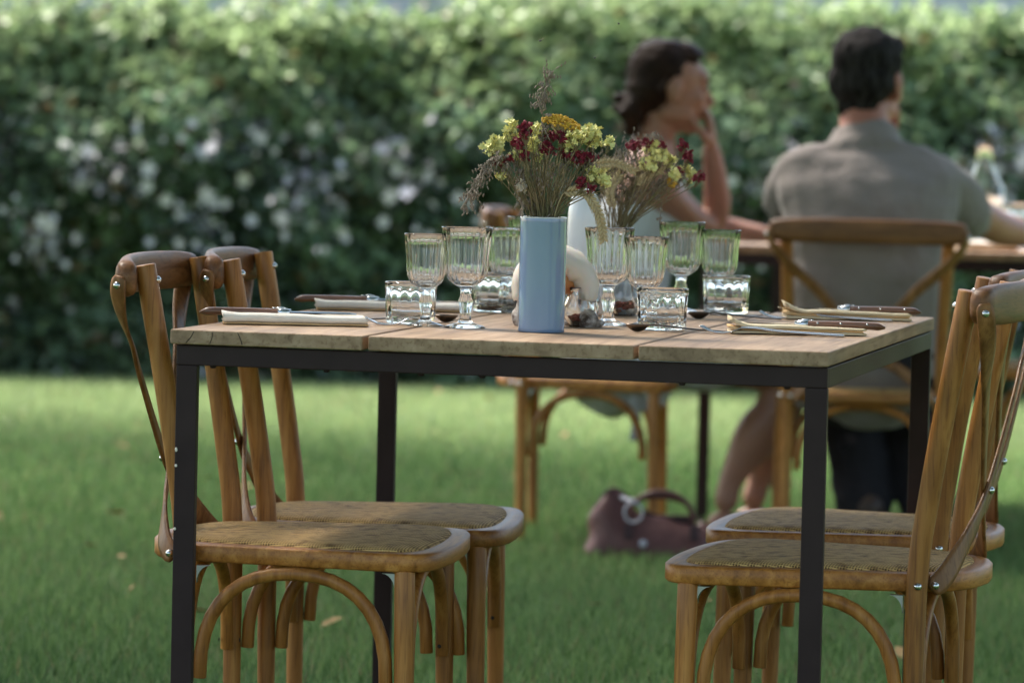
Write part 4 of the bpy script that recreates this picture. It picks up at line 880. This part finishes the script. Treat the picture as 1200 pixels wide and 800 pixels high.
limb(b, (.30, 10.80, .50, .10, .04), (.33, 10.775, .43, .10, .02), (.35, 10.77, .375, .075, .010), (.36, 10.77, .345, .04, .006), upv=(0, 1, 0))
b.v = [tuple(Vector(v) + off) for v in b.v]
remesh('dress', b, M['dress'], .0075, wm, 3, folds(.009, (14, 6, 8), 4))
b = MB(); P = cat([(.325, 10.745, .45), (.312, 10.74, .38), (.318, 10.74, .31), (.310, 10.74, .265)], 5); b.sweep([tuple(Vector(p) + off) for p in P], [(.018 - .008 * i / 15, .003) for i in range(16)], 8, upv=(0, 1, 0)); link('dress_sash', b.mesh('dress_sash', M['dress']), wm)

b = MB()
for k in range(46):
    a = random.uniform(-2.6, 2.6); el = random.uniform(-.6, 1.2); d = Vector((-math.cos(a) * math.cos(el), math.sin(a) * math.cos(el), math.sin(el))); p0 = H + off + hq @ Vector((-.03 + d.x * .088, d.y * .08, .025 + d.z * .085)); p2 = p0 + hq @ (d * random.uniform(.006, .02) + Vector((random.uniform(-.04, 0), random.uniform(-.02, .02), random.uniform(-.06, .01)))); b.sweep(cat([p0, p0.lerp(p2, .5) + hq @ (d * .01), p2], 4), [.0012] * 8 + [.0005], 4)
o = link('loose_strand', b.mesh('loose_strand', M['hair_w']), wm); o['kind'] = 'stuff'
# --- man, seated with his back to the camera
mn = empty('person', (.88, 10.62, 0)); tag(mn, 'man in a grey t-shirt seen from behind, hand at his chin', 'person'); off = Vector((-.88, -10.62, 0))
b = MB(); hc = (.880, 10.735, 1.180); head_mesh(b, hc, R(62), R(6), 1.10)
limb(b, (.868, 10.72, 1.14, .064), (.868, 10.69, 1.07, .063), (.872, 10.66, 1.0, .085, .075))
limb(b, (.88, 10.62, .50, .19, .13), (.88, 10.61, .60, .175, .12), (.88, 10.60, .74, .180, .115), (.88, 10.62, .86, .195, .105), (.875, 10.64, .92, .17, .07), (.873, 10.66, .99, .07, .055), upv=(0, 1, 0))
limb(b, (.725, 10.66, .940, .052), (.70, 10.72, .88, .054), (.70, 10.88, .81, .045)); limb(b, (.70, 10.88, .81, .045), (.78, 10.93, .86, .043), (.90, 10.90, .98, .033), (.925, 10.885, 1.02, .028))
hand(b, (.935, 10.865, 1.015), (.15, -.15, 1), (-.75, -.4, .1), .55, 1.05)
limb(b, (1.04, 10.66, .940, .052), (1.115, 10.72, .88, .054), (1.20, 10.87, .835, .047)); limb(b, (1.20, 10.87, .835, .047), (1.26, 11.0, .815, .044), (1.36, 11.17, .795, .033), (1.40, 11.24, .79, .029))
hand(b, (1.40, 11.24, .785), (.7, .7, 0), (0, 0, -1), .3, 1.05)
for sx, kx in ((.80, .885), (.97, 1.05)):
    limb(b, (sx, 10.62, .505, .085), (sx, 10.8, .51, .08), (kx, 11.04, .50, .056)); limb(b, (kx, 11.04, .49, .054), (kx, 11.06, .38, .052), (kx + .03, 10.99, .2, .04), (kx + .04, 10.94, .11, .036))
b.v = [tuple(Vector(v) + off) for v in b.v]; remesh('body', b, M['skin_m'], .0062, mn, 4)
hq = Matrix.Rotation(R(62), 3, 'Z') @ Matrix.Rotation(R(6), 3, 'Y'); H = Vector(hc); b = MB()
he((-.022, 0, .046), (.103, .085, .090)); he((-.045, 0, .0), (.076, .083, .070)); he((.035, 0, .094), (.065, .066, .036)); he((-.050, 0, -.062), (.040, .052, .046)); he((.075, 0, .105), (.035, .055, .022))
hair = remesh('hair', b, M['hair_m'], .006, mn, 3, folds(.007, (34, 34, 22), 3, .004))
bm = bmesh.new(); bm.from_mesh(hair.data); inv = hq.transposed(); dl = []
for v in bm.verts:
    p = inv @ (v.co - (H + off))
    if p.x > .030 and p.z < .080 and p.x > .03 + (p.z) * .3: dl.append(v)
bmesh.ops.delete(bm, geom=dl, context='VERTS'); bm.to_mesh(hair.data); bm.free()
b = MB()
for sg in (1, -1): b.ell(H + off + hq @ Vector((.097, sg * .033, .007)), (.006, .011, .005), 10, 6, hq)
link('eyes', b.mesh('eyes', M['eye']), mn)
b = MB()
limb(b, (.88, 10.62, .47, .215, .155), (.88, 10.61, .58, .198, .142), (.88, 10.60, .74, .202, .137), (.88, 10.62, .875, .226, .122), (.878, 10.64, .945, .226, .096), (.876, 10.655, .990, .180, .074), (.873, 10.658, 1.012, .128, .074), (.872, 10.664, 1.027, .094, .070), upv=(0, 1, 0))
limb(b, (.75, 10.65, .955, .070), (.705, 10.67, .935, .066), (.685, 10.73, .875, .063)); limb(b, (1.00, 10.65, .955, .070), (1.065, 10.67, .930, .066), (1.125, 10.735, .880, .066), (1.148, 10.78, .856, .062))
b.v = [tuple(Vector(v) + off) for v in b.v]
remesh('tshirt', b, M['shirt'], .0078, mn, 4, folds(.010, (5, 5, 13), 1))
b = MB()
limb(b, (.88, 10.60, .52, .20, .14), (.88, 10.61, .45, .205, .13), upv=(0, 1, 0))
for sx, kx in ((.80, .885), (.97, 1.05)):
    limb(b, (sx, 10.62, .505, .105), (sx, 10.8, .51, .10), (kx, 11.04, .50, .080)); limb(b, (kx, 11.04, .49, .078), (kx, 11.06, .38, .086), (kx + .02, 11.0, .2, .080), (kx + .03, 10.95, .10, .076))
b.v = [tuple(Vector(v) + off) for v in b.v]; remesh('trousers', b, M['trousers'], .009, mn, 3, folds(.009, (6, 6, 14), 7))
for kx in (.925, 1.09):
    b = MB(); limb(b, (kx, 10.90, .095, .040), (kx, 10.93, .055, .044, .04), (kx + .01, 11.02, .045, .046, .034), (kx + .01, 11.11, .03, .046, .024), upv=(0, 0, 1)); b.box((kx + .005, 11.0, .008), (.082, .26, .016)); b.v = [tuple(Vector(v) + off) for v in b.v]; remesh('shoe', b, M['shoe'], .006, mn, 3)

# ------------------------------------------------------------------ bag
t = empty('handbag', (.35, 10.42, 0)); tag(t, 'slouched oxblood leather handbag with a white ring on the grass under the woman', 'handbag')
def bagbody():
    vs = []; fs = []; nu, nv = 36, 14
    for j in range(nv + 1):
        v = j / nv
        for i in range(nu):
            a = 2 * PI * i / nu; sx = math.copysign(abs(math.cos(a)) ** .7, math.cos(a)); sy = math.copysign(abs(math.sin(a)) ** .7, math.sin(a)); xx = sx * (.168 - .03 * v); 
            topz = .100 + .078 * math.exp(-((xx + .095) / .045) ** 2) + .012 * math.sin(xx * 38 + 1)
            wd = .075 * (1 - .8 * v ** 1.5) + .012 * math.sin(v * PI)
            vs.append((xx + .012 * math.sin(v * 9 + xx * 12) * v, sy * wd + .006 * math.sin(xx * 60 + v * 7) * v, v * topz + .004 * math.sin(xx * 90) * v))
    for j in range(nv):
        for i in range(nu): fs.append((j * nu + i, j * nu + (i + 1) % nu, (j + 1) * nu + (i + 1) % nu, (j + 1) * nu + i))
    fs.append(tuple(range(nu))[::-1]); b = MB(); b.add(vs, fs); return b.mesh('body', M['bag'])
o = link('body', bagbody(), t); so = o.modifiers.new('thick', 'SOLIDIFY'); so.thickness = .004
b = MB(); b.box((-.02, 0, .07), (.26, .02, .08)); link('lining', b.mesh('lining', M['bag_dark']), t, .01)
for yy, hh in ((-.03, .166), (.03, .150)):
    b = MB(); b.sweep(cat([(-.055, yy, .085), (-.045, yy * 1.2, .135), (.0, yy * 1.3, hh), (.055, yy * 1.3, hh - .003), (.095, yy * 1.2, .13), (.105, yy, .08)], 7), .007, 8); link('handle', b.mesh('handle', M['bag']), t)
for xx in (-.055, .105):
    b = MB(); b.box((xx, -.062, .072), (.022, .006, .04), Matrix.Rotation(R(-24), 3, 'X')); link('handle_tab', b.mesh('handle_tab', M['bag_dark']), t, .002)
b = MB(); b.sweep(cat([(-.14, -.012, .125), (-.09, -.014, .172), (0, -.012, .112), (.08, -.012, .108), (.13, -.01, .10)], 6), .0035, 6); link('zip', b.mesh('zip', M['bag_dark']), t)
b = MB(); P = [(-.045 + .022 * math.cos(a), -.070, .120 + .024 * math.sin(a)) for a in [2 * PI * i / 24 for i in range(25)]]; b.sweep(P, .0032, 8); link('ring', b.mesh('ring', M['ring']), t)
b = MB(); b.sweep(cat([(-.045, -.07, .150), (-.062, -.055, .150), (-.075, -.045, .155)], 5), .005, 8); link('ring_strap', b.mesh('ring_strap', M['ring']), t); b = MB(); b.ell((-.02, -.076, .045), (.010, .005, .010), 10, 8); link('charm', b.mesh('charm', M['ring']), t)

# ------------------------------------------------------------------ things on the far table
t = empty('carafe', (1.305, 11.90, Z)); tag(t, 'clear glass carafe on the far table right of the man', 'carafe')
b = MB(); pf = [(0, 0), (.055, 0), (.062, .01), (.064, .10), (.058, .16), (.030, .205), (.024, .23), (.028, .275), (.0275, .277)]; pi_ = [(.025, .276), (.0215, .23), (.027, .205), (.055, .16), (.061, .10), (.059, .012), (0, .008)]
b.lathe(pf, 40); b.lathe([pf[-1]] + pi_, 40); me = b.mesh('body', M['glass']); bm = bmesh.new(); bm.from_mesh(me); bmesh.ops.remove_doubles(bm, verts=bm.verts, dist=1e-5); bmesh.ops.recalc_face_normals(bm, faces=bm.faces); bm.to_mesh(me); bm.free(); link('body', me, t)
b = MB(); b.lathe([(0, .0095), (.0575, .013), (.0595, .10), (.0565, .135), (0, .135)], 32); link('water', b.mesh('water', glass_mat('water')), t)
o = link('tumbler', TB); o.location = (1.375, 11.62, Z); o.scale = (1.3, 1.3, 1.9); tag(o, 'blurred tall glass on the far table at the right picture edge', 'tumbler')
napkin((1.17, 11.27, Z), R(-8), .16, False, M['napkin_w'], 'blurred white napkin on the far table by the man\'s right arm', dep=.09, th=.022)

# ------------------------------------------------------------------ flies
fm = MB(); fm.ell((0, 0, 0), (.0032, .0016, .0015), 8, 6); FB = fm.mesh('fly', M['fly'])
wmh = MB(); wmh.add([(0, 0, .001), (-.003, .004, .003), (-.001, .005, .004)], [(0, 1, 2)]); wmh.add([(0, 0, .001), (-.003, -.004, .003), (-.001, -.005, .004)], [(0, 1, 2)]); FW = wmh.mesh('wings', M['plume'])
for X, Zz, lb in ((.1507, 1.2132, 'tiny dark fly hovering highest, left of the woman\'s head'), (.0321, 1.1845, 'tiny dark fly hovering above the tall grass plume'), (.1157, 1.1606, 'tiny dark fly hovering lowest of the three above the flowers')):
    t = empty('fly', (X, 6.5, Zz), random.uniform(0, 3)); tag(t, lb, 'insect'); link('body', FB, t); link('wings', FW, t)
